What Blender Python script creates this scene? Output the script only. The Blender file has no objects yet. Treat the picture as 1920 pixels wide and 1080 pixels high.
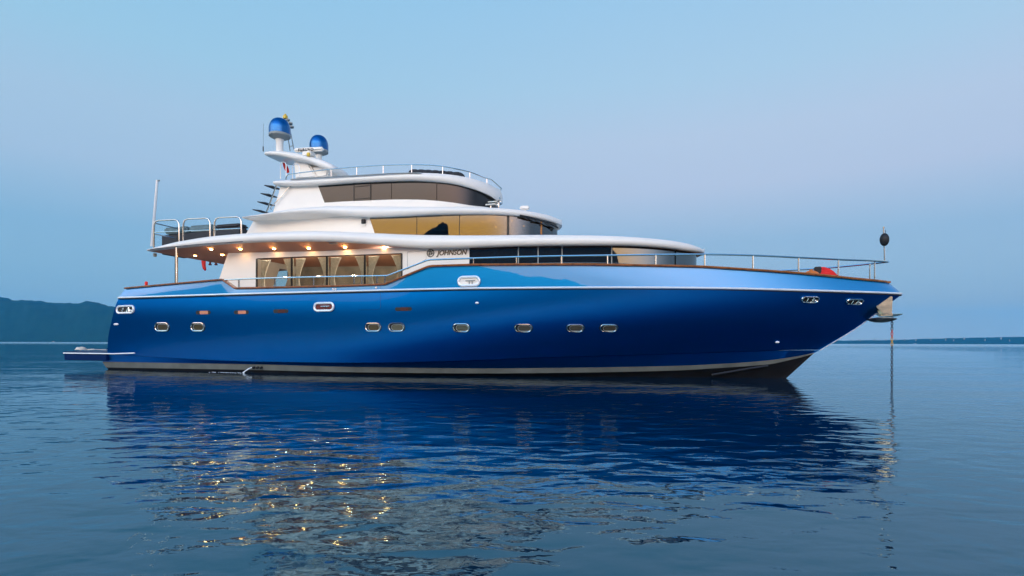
import bpy, bmesh, math, random
import numpy as np
from mathutils import Vector, Matrix, noise

S = bpy.context.scene
COL = S.collection
R = math.radians
random.seed(7)

# ------------------------------------------------------------------ camera
F = 1020.0                      # focal length in pixels of a 1920 wide frame
CAMH = 1.11                     # eye height above the water
ROLL = -0.0026
CY = 642.7
cam_d = bpy.data.cameras.new('camera')
cam_d.sensor_fit = 'HORIZONTAL'
cam_d.sensor_width = 36.0
cam_d.lens = 36.0 * F / 1920.0
cam_d.shift_y = (CY - 540.0) / 1920.0
cam_d.clip_start = 0.05
cam_d.clip_end = 20000
cam = bpy.data.objects.new('camera', cam_d)
COL.objects.link(cam)
cam.location = (0, 0, CAMH)
cam.rotation_euler = (R(90), ROLL, 0)
S.camera = cam

# ------------------------------------------------------------------ sky, sun, exposure
SUN_AZ = R(25)                  # angle left of straight behind the camera
SUN_EL = R(4)
SKY_WEST = 6.0
GLOW = (3.2, 1.75, 0.35, 1)
sun_dir = Vector((-math.sin(SUN_AZ) * math.cos(SUN_EL), -math.cos(SUN_AZ) * math.cos(SUN_EL), math.sin(SUN_EL)))

W = bpy.data.worlds.new('World')
S.world = W
W.use_nodes = True
nt = W.node_tree
nt.nodes.clear()
def N(tree, typ, **kw):
    n = tree.nodes.new(typ)
    for k, v in kw.items():
        setattr(n, k, v)
    return n
def srgb(r, g, b):
    f = lambda c: (c / 255 / 12.92) if c / 255 <= 0.04045 else ((c / 255 + 0.055) / 1.055) ** 2.4
    return (f(r), f(g), f(b), 1.0)
def ramp(tree, stops, interp='EASE'):
    n = N(tree, 'ShaderNodeValToRGB')
    cr = n.color_ramp
    cr.interpolation = interp
    while len(cr.elements) < len(stops):
        cr.elements.new(0.5)
    for e, (p, c) in zip(cr.elements, stops):
        e.position = p
        e.color = c if len(c) == 4 else (*c, 1)
    return n
def math_n(tree, op, a, b=None, c=None, clamp=False):
    n = N(tree, 'ShaderNodeMath', operation=op)
    n.use_clamp = clamp
    for i, v in enumerate((a, b, c)):
        if v is None:
            continue
        if isinstance(v, (int, float)):
            n.inputs[i].default_value = v
        else:
            tree.links.new(v, n.inputs[i])
    return n.outputs[0]
L = nt.links
tc = N(nt, 'ShaderNodeTexCoord')
sep = N(nt, 'ShaderNodeSeparateXYZ')
L.new(tc.outputs['Generated'], sep.inputs[0])
z_el = sep.outputs[2]
# cool dusk sky, horizon to zenith (z = sine of elevation)
sky_0 = ramp(nt, [(0.0, srgb(188, 206, 218)), (0.09, srgb(164, 195, 219)), (0.17, srgb(157, 191, 221)), (0.26, srgb(185, 202, 228)),
                  (0.34, srgb(185, 205, 230)), (0.42, srgb(173, 207, 233)), (0.53, srgb(160, 203, 235)), (0.64, srgb(70, 130, 195)), (1.0, srgb(38, 92, 165))], 'LINEAR')
L.new(z_el, sky_0.inputs[0])
# the pink of the dusk belt lies to the right; the left half is cooler
side = N(nt, 'ShaderNodeMapRange', interpolation_type='SMOOTHSTEP')
side.inputs['From Min'].default_value = 0.35
side.inputs['From Max'].default_value = -0.7
L.new(sep.outputs[0], side.inputs['Value'])
sky_r = N(nt, 'ShaderNodeMix', data_type='RGBA', blend_type='MULTIPLY')
sky_r.inputs['B'].default_value = (0.82, 0.965, 0.985, 1)
L.new(side.outputs[0], sky_r.inputs['Factor'])
L.new(sky_0.outputs[0], sky_r.inputs['A'])
# after-glow round the set sun, behind the camera
def vec_dot(v):
    n = N(nt, 'ShaderNodeVectorMath', operation='DOT_PRODUCT')
    L.new(tc.outputs['Generated'], n.inputs[0])
    n.inputs[1].default_value = v
    return n.outputs['Value']
def smooth_range(v, lo, hi, to=1.0):
    n = N(nt, 'ShaderNodeMapRange', interpolation_type='SMOOTHSTEP')
    n.inputs['From Min'].default_value = lo
    n.inputs['From Max'].default_value = hi
    n.inputs['To Max'].default_value = to
    L.new(v, n.inputs['Value'])
    return n.outputs[0]
back = vec_dot((-math.sin(SUN_AZ), -math.cos(SUN_AZ), 0))
# the half of the sky where the sun went down is the brighter one
west = smooth_range(back, 0.12, 0.9, SKY_WEST)
gain = math_n(nt, 'ADD', west, 1.0)
lit = N(nt, 'ShaderNodeVectorMath', operation='SCALE')
L.new(sky_r.outputs['Result'], lit.inputs[0])
L.new(gain, lit.inputs['Scale'])
warmth = N(nt, 'ShaderNodeMix', data_type='RGBA', blend_type='MULTIPLY')
warmth.inputs['B'].default_value = (1.78, 1.07, 0.78, 1)
L.new(smooth_range(back, 0.0, 0.8), warmth.inputs['Factor'])
L.new(lit.outputs[0], warmth.inputs['A'])
# gold band low over the western shore
eln = ramp(nt, [(0.0, (1, 1, 1)), (0.205, (1, 1, 1)), (0.25, (0.42, 0.42, 0.42)), (0.31, (0.08, 0.08, 0.08)), (0.45, (0, 0, 0))], 'EASE')
L.new(z_el, eln.inputs[0])
glow = math_n(nt, 'MULTIPLY', smooth_range(back, 0.42, 0.95), eln.outputs[0])
tot = N(nt, 'ShaderNodeMix', data_type='RGBA')
tot.inputs['B'].default_value = GLOW
L.new(glow, tot.inputs['Factor'])
L.new(warmth.outputs['Result'], tot.inputs['A'])
bg1 = N(nt, 'ShaderNodeBackground')
L.new(tot.outputs['Result'], bg1.inputs['Color'])
bg1.inputs['Strength'].default_value = 1.0
sky = N(nt, 'ShaderNodeTexSky', sky_type='NISHITA')
sky.sun_disc = False
sky.sun_elevation = SUN_EL
sky.sun_rotation = math.pi + SUN_AZ
bg2 = N(nt, 'ShaderNodeBackground')
L.new(sky.outputs[0], bg2.inputs['Color'])
bg2.inputs['Strength'].default_value = 0.01
addb = N(nt, 'ShaderNodeAddShader')
L.new(bg1.outputs[0], addb.inputs[0])
L.new(bg2.outputs[0], addb.inputs[1])
wo = N(nt, 'ShaderNodeOutputWorld')
L.new(addb.outputs[0], wo.inputs['Surface'])

sl = bpy.data.lights.new('sun', 'SUN')
sl.energy = 0.9
sl.angle = R(10)
sl.color = (1.0, 0.86, 0.68)
so = bpy.data.objects.new('sun', sl)
COL.objects.link(so)
so.rotation_euler = sun_dir.to_track_quat('Z', 'Y').to_euler()

S.view_settings.view_transform = 'Standard'
S.view_settings.look = 'None'
S.view_settings.exposure = 0
S.view_settings.gamma = 1
S.cycles.max_bounces = 8
S.cycles.transparent_max_bounces = 12
S.cycles.sample_clamp_indirect = 6

# ------------------------------------------------------------------ picture to boat measurements
YAW = R(17)
ux = np.array([math.cos(YAW), -math.sin(YAW), 0.0])
vy = np.array([math.sin(YAW), math.cos(YAW), 0.0])
ORG = np.array([0, 16.5, 0]) + 3.4 * vy
_right = np.array([math.cos(ROLL), 0, -math.sin(ROLL)])
_up = np.array([math.sin(ROLL), 0, math.cos(ROLL)])
CAMP = np.array([0, 0, CAMH])
def wray(px, py):
    return np.array([0, 1.0, 0]) + _right * (px - 960) / F + _up * (CY - py) / F
def ray(px, py):
    d = wray(px, py)
    c = CAMP - ORG
    return np.array([c @ ux, c @ vy, c[2]]), np.array([d @ ux, d @ vy, d[2]])
def on_y(px, py, y):
    o, d = ray(px, py)
    t = (y - o[1]) / d[1]
    return o + t * d
def hit(px, py, B):
    """first point of the sight line on the upright surface y = -B(x), else on the centre line"""
    o, d = ray(px, py)
    t0, t1 = (-4.5 - o[1]) / d[1], (0 - o[1]) / d[1]
    last = t0
    for i in range(1, 241):
        t = t0 + (t1 - t0) * i / 240
        p = o + t * d
        if p[1] + B(p[0]) >= 0:
            a, b = last, t
            for _ in range(40):
                m = (a + b) / 2
                p = o + m * d
                if p[1] + B(p[0]) >= 0: b = m
                else: a = m
            return o + b * d
        last = t
    return o + t1 * d
def proj(p):
    w = ORG + p[0] * ux + p[1] * vy + np.array([0, 0, p[2]])
    q = w - CAMP
    return 960 + F * (q @ _right) / q[1], CY - F * (q @ _up) / q[1]
class Curve:
    """z (or any value) as a function of x: natural cubic, or straight pieces"""
    def __init__(s, xs, zs, smooth=True):
        o = np.argsort(xs)
        s.x = np.array(xs, float)[o]; s.z = np.array(zs, float)[o]
        s.smooth = smooth and len(xs) > 2
        if s.smooth:
            h = np.diff(s.x); dl = np.diff(s.z) / h
            m = np.zeros(len(s.x))
            m[0], m[-1] = dl[0], dl[-1]
            for i in range(1, len(m) - 1):
                m[i] = 0 if dl[i-1] * dl[i] <= 0 else (h[i-1] + h[i]) * dl[i-1] * dl[i] / (h[i-1] * dl[i] + h[i] * dl[i-1]) if abs(h[i-1] * dl[i] + h[i] * dl[i-1]) > 1e-9 else 0
            s.m = m
    def __call__(s, x):
        if not s.smooth:
            return float(np.interp(x, s.x, s.z))
        if x <= s.x[0]: return float(s.z[0])
        if x >= s.x[-1]: return float(s.z[-1])
        i = int(np.searchsorted(s.x, x)) - 1
        i = max(i, 0)
        h = s.x[i+1] - s.x[i]; t = (x - s.x[i]) / h
        return float((2*t**3-3*t*t+1)*s.z[i] + (t**3-2*t*t+t)*h*s.m[i] + (-2*t**3+3*t*t)*s.z[i+1] + (t**3-t*t)*h*s.m[i+1])
def curve_from(pts, B, smooth=True):
    P = [hit(px, py, B) for px, py in pts]
    return Curve([p[0] for p in P], [p[2] for p in P], smooth)

# ------------------------------------------------------------------ materials
MATS = {}
def pmat(name, col, rough=0.5, metal=0.0, coat=0.0, var=0.0, vscale=3.0, bump=0.0, bscale=8.0, emit=None, estr=0, ior=1.45, rvar=0.0, coat_rough=0.03):
    m = bpy.data.materials.new(name)
    m.use_nodes = True
    t = m.node_tree
    b = t.nodes['Principled BSDF']
    b.inputs['Base Color'].default_value = (*col[:3], 1)
    b.inputs['Roughness'].default_value = rough
    b.inputs['Metallic'].default_value = metal
    b.inputs['IOR'].default_value = ior
    b.inputs['Coat Weight'].default_value = coat
    b.inputs['Coat Roughness'].default_value = coat_rough
    if emit:
        b.inputs['Emission Color'].default_value = (*emit[:3], 1)
        b.inputs['Emission Strength'].default_value = estr
    if var or bump or rvar:
        co = N(t, 'ShaderNodeTexCoord')
        nz = N(t, 'ShaderNodeTexNoise')
        nz.inputs['Scale'].default_value = vscale
        nz.inputs['Detail'].default_value = 5
        t.links.new(co.outputs['Object'], nz.inputs['Vector'])
        if var:
            r = ramp(t, [(0.3, tuple(c * (1 - var) for c in col[:3])), (0.7, tuple(min(1, c * (1 + var)) for c in col[:3]))], 'LINEAR')
            t.links.new(nz.outputs['Fac'], r.inputs[0])
            t.links.new(r.outputs[0], b.inputs['Base Color'])
        if rvar:
            mr = N(t, 'ShaderNodeMapRange')
            mr.inputs['To Min'].default_value = max(0, rough - rvar)
            mr.inputs['To Max'].default_value = rough + rvar
            t.links.new(nz.outputs['Fac'], mr.inputs['Value'])
            t.links.new(mr.outputs[0], b.inputs['Roughness'])
        if bump:
            n2 = N(t, 'ShaderNodeTexNoise')
            n2.inputs['Scale'].default_value = bscale
            n2.inputs['Detail'].default_value = 3
            t.links.new(co.outputs['Object'], n2.inputs['Vector'])
            bp = N(t, 'ShaderNodeBump')
            bp.inputs['Strength'].default_value = 1
            bp.inputs['Distance'].default_value = bump
            t.links.new(n2.outputs['Fac'], bp.inputs['Height'])
            t.links.new(bp.outputs[0], b.inputs['Normal'])
    MATS[name] = m
    return m
def edge_tint(m, c):
    m.node_tree.nodes['Principled BSDF'].inputs['Specular Tint'].default_value = (*c, 1)
M_HULL = pmat('blue_hull_paint', (0.0003, 0.118, 0.42), 0.34, 0.94, 0.16, bump=0.0008, bscale=0.7, coat_rough=0.02)
M_BULW = pmat('blue_bulwark_paint', (0.0, 0.22, 0.52), 0.30, 0.35, 0.85, bump=0.0010, bscale=1.1, coat_rough=0.0)
M_BULW.node_tree.nodes['Principled BSDF'].inputs['Coat IOR'].default_value = 1.65
edge_tint(M_HULL, (0.15, 0.45, 0.9)); edge_tint(M_BULW, (0.3, 0.6, 0.95))
M_PLAT = pmat('navy_platform_paint', (0.0005, 0.022, 0.11), 0.3, 0.3, 0.2)
M_BOOT = pmat('grey_boot_paint', (0.115, 0.12, 0.105), 0.4, var=0.22, vscale=1.6)
M_ANTI = pmat('black_bottom_paint', (0.005, 0.005, 0.006), 0.7, var=0.4, vscale=2)
M_ANTI.node_tree.nodes['Principled BSDF'].inputs['Specular IOR Level'].default_value = 0.15
M_WHITE = pmat('white_gelcoat', (0.84, 0.795, 0.73), 0.30, 0.0, 0.25, var=0.03, vscale=0.8)
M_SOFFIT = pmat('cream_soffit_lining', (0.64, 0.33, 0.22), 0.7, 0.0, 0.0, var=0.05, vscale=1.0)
M_TEAK = pmat('varnished_teak', (0.30, 0.105, 0.022), 0.22, 0.0, 0.6, var=0.35, vscale=7)
M_DECK = pmat('teak_deck', (0.33, 0.20, 0.10), 0.6, var=0.2, vscale=5)
M_STEEL = pmat('polished_steel', (0.66, 0.65, 0.62), 0.16, 1.0)
M_STRIP = pmat('white_rub_strip', (0.82, 0.83, 0.83), 0.18, 0.2, 0.3)
M_DKGL = pmat('dark_tinted_glass', (0.012, 0.012, 0.013), 0.015, 0.0, 0.0, ior=2.4)
M_LNGL = pmat('lounge_tinted_glass', (0.010, 0.010, 0.011), 0.02, ior=1.52)
M_BLACK = pmat('black_rubber', (0.012, 0.012, 0.013), 0.55)
M_FRAME = pmat('dark_window_frame', (0.02, 0.018, 0.016), 0.35)
M_INT = pmat('brown_interior_lining', (0.34, 0.31, 0.24), 0.6, var=0.25, vscale=2)
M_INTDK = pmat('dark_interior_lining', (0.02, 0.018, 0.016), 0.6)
M_CURT = pmat('cream_curtain_fabric', (0.62, 0.58, 0.48), 0.8, var=0.15, vscale=12)
M_LAMP = pmat('warm_lamp', (1, 0.8, 0.5), 0.5, emit=(1.0, 0.54, 0.18), estr=80)
M_LAMPW = pmat('bright_lamp', (1, 0.8, 0.5), 0.5, emit=(1.0, 0.78, 0.48), estr=9)
M_DOME = pmat('blue_radome_paint', (0.001, 0.12, 0.36), 0.25, 0.6, 0.3)
M_GREY = pmat('grey_plastic', (0.28, 0.30, 0.29), 0.45)
M_SOFA = pmat('charcoal_woven_fabric', (0.035, 0.036, 0.04), 0.8, var=0.3, vscale=20)
M_TEAL = pmat('grey_teal_cushion_fabric', (0.13, 0.20, 0.22), 0.85, var=0.15, vscale=9)
M_RED = pmat('red_fabric', (0.88, 0.018, 0.008), 0.6, var=0.15, vscale=6)
M_ORANGE = pmat('orange_plastic', (0.75, 0.20, 0.03), 0.5, var=0.1)
M_VENT = pmat('orange_vent', (0.62, 0.24, 0.13), 0.5)  # plain orange colour of the vent plates
M_MAROON = pmat('maroon_lining', (0.12, 0.008, 0.006), 0.5)
M_YELLOW = pmat('yellow_paint', (0.75, 0.50, 0.04), 0.4)
M_ROPE = pmat('white_rope', (0.72, 0.66, 0.58), 0.8, var=0.25, vscale=40)
M_CHAIN = pmat('galvanised_chain', (0.05, 0.055, 0.065), 0.4, 0.7)
M_GOLDSTEEL = pmat('worn_anchor_steel', (0.80, 0.75, 0.61), 0.24, 0.95, var=0.2, vscale=6)

def glass_mat(name, tint, spec, rough=0.01):
    m = bpy.data.materials.new(name)
    m.use_nodes = True
    t = m.node_tree
    t.nodes.clear()
    tr = N(t, 'ShaderNodeBsdfTransparent'); tr.inputs[0].default_value = (*tint, 1)
    gl = N(t, 'ShaderNodeBsdfGlossy'); gl.inputs['Roughness'].default_value = rough
    fr = N(t, 'ShaderNodeFresnel'); fr.inputs['IOR'].default_value = spec
    mx = N(t, 'ShaderNodeMixShader')
    geo = N(t, 'ShaderNodeNewGeometry')                                   # only the outer face mirrors
    front = math_n(t, 'SUBTRACT', 1.0, geo.outputs['Backfacing'])
    t.links.new(math_n(t, 'MULTIPLY', fr.outputs[0], front), mx.inputs[0]); t.links.new(tr.outputs[0], mx.inputs[1]); t.links.new(gl.outputs[0], mx.inputs[2])
    o = N(t, 'ShaderNodeOutputMaterial'); t.links.new(mx.outputs[0], o.inputs[0])
    return m
M_SALON = glass_mat('salon_tinted_glass', (0.90, 0.88, 0.83), 1.5)
M_WHEEL = glass_mat('wheelhouse_tinted_glass', (0.30, 0.24, 0.16), 2.5)

# ------------------------------------------------------------------ mesh builder
class MB:
    def __init__(s):
        s.v = []; s.f = []
    def grid(s, rows, close_u=False, flip=False):
        """rows of equal length -> quads"""
        b = len(s.v); n = len(rows[0])
        for r in rows: s.v += [tuple(map(float, p)) for p in r]
        for i in range(len(rows) - 1):
            for j in range(n - 1 + (1 if close_u else 0)):
                k = (j + 1) % n
                q = (b+i*n+j, b+i*n+k, b+(i+1)*n+k, b+(i+1)*n+j)
                s.f.append(q[::-1] if flip else q)
        return s
    def poly(s, pts):
        b = len(s.v)
        s.v += [tuple(map(float, p)) for p in pts]
        s.f.append(tuple(range(b, b + len(pts))))
        return s
    def box(s, c, d, rot=None):
        b = len(s.v)
        for x in (-1, 1):
            for y in (-1, 1):
                for z in (-1, 1):
                    p = Vector((x*d[0]/2, y*d[1]/2, z*d[2]/2))
                    if rot is not None: p = rot @ p
                    s.v.append(tuple(Vector(c) + p))
        for q in ((0,1,3,2),(4,6,7,5),(0,4,5,1),(2,3,7,6),(0,2,6,4),(1,5,7,3)):
            s.f.append(tuple(b+i for i in q))
        return s
    def tube(s, pts, r, n=8, caps=True, closed=False):
        P = [Vector(p) for p in pts]
        rr = r if isinstance(r, (list, tuple)) else [r] * len(P)
        up = None; rows = []
        for i, p in enumerate(P):
            if closed: t = P[(i+1) % len(P)] - P[i-1]
            else: t = P[min(i+1, len(P)-1)] - P[max(i-1, 0)]
            t.normalize()
            if up is None:
                up = Vector((0, 0, 1)) if abs(t.z) < 0.9 else Vector((1, 0, 0))
            a = t.cross(up).normalized(); up = a.cross(t).normalized()
            rows.append([p + a * math.cos(2*math.pi*k/n) * rr[i] + up * math.sin(2*math.pi*k/n) * rr[i] for k in range(n)])
        if closed: rows.append(rows[0])
        s.grid(rows, close_u=True)
        if caps and not closed:
            s.poly(rows[0][::-1]); s.poly(rows[-1])
        return s
    def lathe(s, prof, c=(0,0,0), n=24, sy=1.0):
        rows = [[(c[0]+r*math.cos(2*math.pi*k/n), c[1]+sy*r*math.sin(2*math.pi*k/n), c[2]+z) for k in range(n)] for r, z in prof]
        s.grid(rows, close_u=True)
        s.poly(rows[0][::-1]); s.poly(rows[-1])
        return s
    def prism(s, pts, vec):
        """closed polygon pts extruded by vec"""
        v = Vector(vec); b = len(s.v); n = len(pts)
        s.v += [tuple(Vector(p)) for p in pts] + [tuple(Vector(p) + v) for p in pts]
        s.f.append(tuple(range(b, b+n))); s.f.append(tuple(range(b+2*n-1, b+n-1, -1)))
        for i in range(n):
            j = (i+1) % n
            s.f.append((b+i, b+n+i, b+n+j, b+j))
        return s
    def ellipsoid(s, c, r, n=20, m=12):
        prof = []
        rows = []
        for i in range(m+1):
            a = -math.pi/2 + math.pi*i/m
            rr = max(math.cos(a), 1e-3)
            rows.append([(c[0]+r[0]*rr*math.cos(2*math.pi*k/n), c[1]+r[1]*rr*math.sin(2*math.pi*k/n), c[2]+r[2]*math.sin(a)) for k in range(n)])
        s.grid(rows, close_u=True)
        return s
    def build(s, name, mat, parent=None, smooth=30, bevel=0, fix=True, weld=True):
        me = bpy.data.meshes.new(name)
        me.from_pydata(s.v, [], s.f)
        bm = bmesh.new(); bm.from_mesh(me)
        if weld: bmesh.ops.remove_doubles(bm, verts=bm.verts, dist=1e-5)
        if fix: bmesh.ops.recalc_face_normals(bm, faces=bm.faces)
        if bevel:
            es = [e for e in bm.edges if len(e.link_faces) == 2 and e.calc_face_angle(0) > R(40)]
            bmesh.ops.bevel(bm, geom=es, offset=bevel, segments=2, affect='EDGES', clamp_overlap=True)
        bm.to_mesh(me); bm.free()
        for m in (mat if isinstance(mat, (list, tuple)) else [mat]):
            me.materials.append(m)
        if smooth:
            me.shade_smooth()
            me.set_sharp_from_angle(angle=R(smooth))
        o = bpy.data.objects.new(name, me)
        COL.objects.link(o)
        if parent is not None: o.parent = parent
        return o
def empty(name, loc=(0,0,0), rz=0, parent=None):
    o = bpy.data.objects.new(name, None)
    COL.objects.link(o)
    o.location = loc; o.rotation_euler = (0, 0, rz)
    o.empty_display_size = 0.3
    if parent is not None: o.parent = parent
    return o
def tag(o, label=None, cat=None, group=None, kind=None):
    if label: o['label'] = label
    if cat: o['category'] = cat
    if group: o['group'] = group
    if kind: o['kind'] = kind
    return o
def boat_to_world(p):
    w = ORG + p[0] * ux + p[1] * vy + np.array([0, 0, p[2]])
    return Vector(w)
def place(o, origin):
    """move a top-level mesh built in boat coordinates so that its origin is at `origin` (boat coordinates)"""
    o.data.transform(Matrix.Translation(-Vector(origin)))
    o.location = boat_to_world(origin); o.rotation_euler = (0, 0, -YAW)
    return o
def thing_at(name, origin):
    return empty(name, boat_to_world(origin), -YAW)
def shift(o, origin):
    o.data.transform(Matrix.Translation(-Vector(origin)))
    return o

# ------------------------------------------------------------------ water, hills and shore
def water():
    m = bpy.data.materials.new('sea_water'); m.use_nodes = True
    t = m.node_tree
    t.nodes.clear()
    body = N(t, 'ShaderNodeBsdfDiffuse'); body.inputs['Color'].default_value = (0.0, 0.020, 0.046, 1)
    gls = N(t, 'ShaderNodeBsdfGlossy'); gls.inputs['Roughness'].default_value = 0.015
    co0 = N(t, 'ShaderNodeTexCoord'); sp0 = N(t, 'ShaderNodeSeparateXYZ'); t.links.new(co0.outputs['Object'], sp0.inputs[0])
    rgh = N(t, 'ShaderNodeMapRange', interpolation_type='SMOOTHSTEP')      # wind-ruffled water far off
    rgh.inputs['From Min'].default_value = 40; rgh.inputs['From Max'].default_value = 500
    rgh.inputs['To Min'].default_value = 0.015; rgh.inputs['To Max'].default_value = 0.20
    t.links.new(sp0.outputs[1], rgh.inputs['Value']); t.links.new(rgh.outputs[0], gls.inputs['Roughness'])
    fre = N(t, 'ShaderNodeFresnel'); fre.inputs['IOR'].default_value = 1.85
    tint = ramp(t, [(0.14, (0.46, 0.87, 1.0)), (0.70, (0.92, 0.98, 1.0))], 'LINEAR')
    t.links.new(fre.outputs[0], tint.inputs[0])
    t.links.new(tint.outputs[0], gls.inputs['Color'])
    mixw = N(t, 'ShaderNodeMixShader')
    t.links.new(fre.outputs[0], mixw.inputs[0]); t.links.new(body.outputs[0], mixw.inputs[1]); t.links.new(gls.outputs[0], mixw.inputs[2])
    outw = N(t, 'ShaderNodeOutputMaterial'); t.links.new(mixw.outputs[0], outw.inputs['Surface'])
    co = N(t, 'ShaderNodeTexCoord')
    def noise_h(scale, sx, sy, rot, detail=2, rough=0.5, dist=0.0):
        mp = N(t, 'ShaderNodeMapping')
        mp.inputs['Scale'].default_value = (sx, sy, 1)
        mp.inputs['Rotation'].default_value = (0, 0, rot)
        t.links.new(co.outputs['Object'], mp.inputs['Vector'])
        n = N(t, 'ShaderNodeTexNoise')
        n.inputs['Scale'].default_value = scale
        n.inputs['Detail'].default_value = detail
        n.inputs['Roughness'].default_value = rough
        n.inputs['Distortion'].default_value = dist
        t.links.new(mp.outputs[0], n.inputs['Vector'])
        return n.outputs['Fac']
    a = noise_h(3.1, 0.6, 1.0, R(12), 2, 0.40, 0.35)      # ripples about a third of a metre long
    c = noise_h(12.0, 0.7, 1.0, R(-18), 2, 0.5, 0.2)       # fine chop
    d = noise_h(0.33, 0.35, 1.0, R(5), 1, 0.4)            # slow swell
    patch = noise_h(0.16, 0.6, 1.0, R(30), 2, 0.5)        # cat's paws: where the breeze ruffles the surface
    pr = N(t, 'ShaderNodeMapRange'); pr.inputs['From Min'].default_value = 0.35; pr.inputs['From Max'].default_value = 0.65
    pr.inputs['To Min'].default_value = 0.45; pr.inputs['To Max'].default_value = 1.15
    t.links.new(patch, pr.inputs['Value'])
    h = math_n(t, 'MULTIPLY', a, 0.031)
    h = math_n(t, 'ADD', h, math_n(t, 'MULTIPLY', c, 0.0024))
    h = math_n(t, 'MULTIPLY', h, pr.outputs[0])
    sp = N(t, 'ShaderNodeSeparateXYZ'); t.links.new(co.outputs['Object'], sp.inputs[0])
    lee = N(t, 'ShaderNodeMapRange', interpolation_type='SMOOTHSTEP')      # calmer water alongside the hull
    lee.inputs['From Min'].default_value = 5.0; lee.inputs['From Max'].default_value = 13.0
    lee.inputs['To Min'].default_value = 1.0; lee.inputs['To Max'].default_value = 0.38
    t.links.new(sp.outputs[1], lee.inputs['Value'])
    h = math_n(t, 'MULTIPLY', h, lee.outputs[0])
    h = math_n(t, 'ADD', h, math_n(t, 'MULTIPLY', d, 0.05))
    bp = N(t, 'ShaderNodeBump'); bp.inputs['Strength'].default_value = 1.0; bp.inputs['Distance'].default_value = 1.0
    t.links.new(h, bp.inputs['Height'])
    for n_ in (body, gls, fre):
        t.links.new(bp.outputs[0], n_.inputs['Normal'])
    mb = MB()
    rad = 4000
    ring = [(0.0, 0.0)]
    mb.poly([(rad*math.cos(2*math.pi*k/64), rad*math.sin(2*math.pi*k/64), 0) for k in range(64)])
    o = mb.build('sea', m, smooth=0, fix=False)
    tag(o, 'calm blue sea rippled in the foreground', 'sea', kind='structure')
water()

def hill_mat(name, c1, c2, c3, sc):
    m = bpy.data.materials.new(name); m.use_nodes = True
    t = m.node_tree; b = t.nodes['Principled BSDF']
    b.inputs['Roughness'].default_value = 0.95
    b.inputs['Specular IOR Level'].default_value = 0.1
    co = N(t, 'ShaderNodeTexCoord')
    n = N(t, 'ShaderNodeTexNoise'); n.inputs['Scale'].default_value = sc; n.inputs['Detail'].default_value = 9; n.inputs['Roughness'].default_value = 0.65
    t.links.new(co.outputs['Object'], n.inputs['Vector'])
    r = ramp(t, [(0.32, c1), (0.52, c2), (0.66, c2), (0.74, c3)], 'LINEAR')
    t.links.new(n.outputs['Fac'], r.inputs[0])
    t.links.new(r.outputs[0], b.inputs['Base Color'])
    return m
M_HILL = hill_mat('wooded_hillside', (0.003, 0.018, 0.018), (0.008, 0.036, 0.03), (0.05, 0.065, 0.055), 0.02)
M_SHORE = hill_mat('wooded_bank', (0.008, 0.012, 0.007), (0.015, 0.022, 0.012), (0.03, 0.04, 0.02), 0.12)

def skyline(name, prof, D, depth, mat, label, rough=4.0, step=6, base=None):
    """wooded land whose crest is given as (picture x, height in picture pixels above the sea line) at distance D"""
    xs = [p[0] for p in prof]
    mb = MB(); rows = []
    nx = int((xs[-1] - xs[0]) / step)
    for j in range(15):
        f = j / 14
        row = []
        for i in range(nx + 1):
            px = xs[0] + (xs[-1] - xs[0]) * i / nx
            hpx = float(np.interp(px, xs, [p[1] for p in prof]))
            Y = D + depth * f
            X = (px - 960) / F * Y
            crest = hpx * (D + depth * 0.75) / F
            k = math.sin(min(f / 0.75, 1.0) * math.pi / 2) ** 0.9 if f <= 0.75 else 1 - 0.5 * (f - 0.75) / 0.25
            z = crest * k
            z += rough * (noise.noise(Vector((X * 0.012, Y * 0.012, 3))) + 0.6 * noise.noise(Vector((X * 0.05, Y * 0.05, 8)))) * min(1, f * 4) * min(1, crest / 20)
            row.append((X, Y, z if j else -0.6))
        rows.append(row)
    mb.grid(rows)
    o = mb.build(name, mat, smooth=60)
    tag(o, label, 'hills', kind='structure')
    return o
skyline('hills', [(-700, 70), (-300, 88), (-100, 92), (0, 82), (60, 76), (100, 72), (140, 73), (168, 74), (205, 68), (260, 56), (330, 42), (450, 22), (560, 4), (600, 0)],
        1500, 420, M_HILL, 'hazy wooded hills across the water at left', 9.0)
skyline('coastline', [(1330, 0), (1400, 3), (1500, 5), (1570, 6), (1640, 7), (1720, 9), (1800, 11.5), (1880, 13.5), (2000, 16), (2300, 24), (2600, 20)],
        2300, 260, M_HILL, 'low hazy coast across the water at right', 3.0, step=4)

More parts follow.
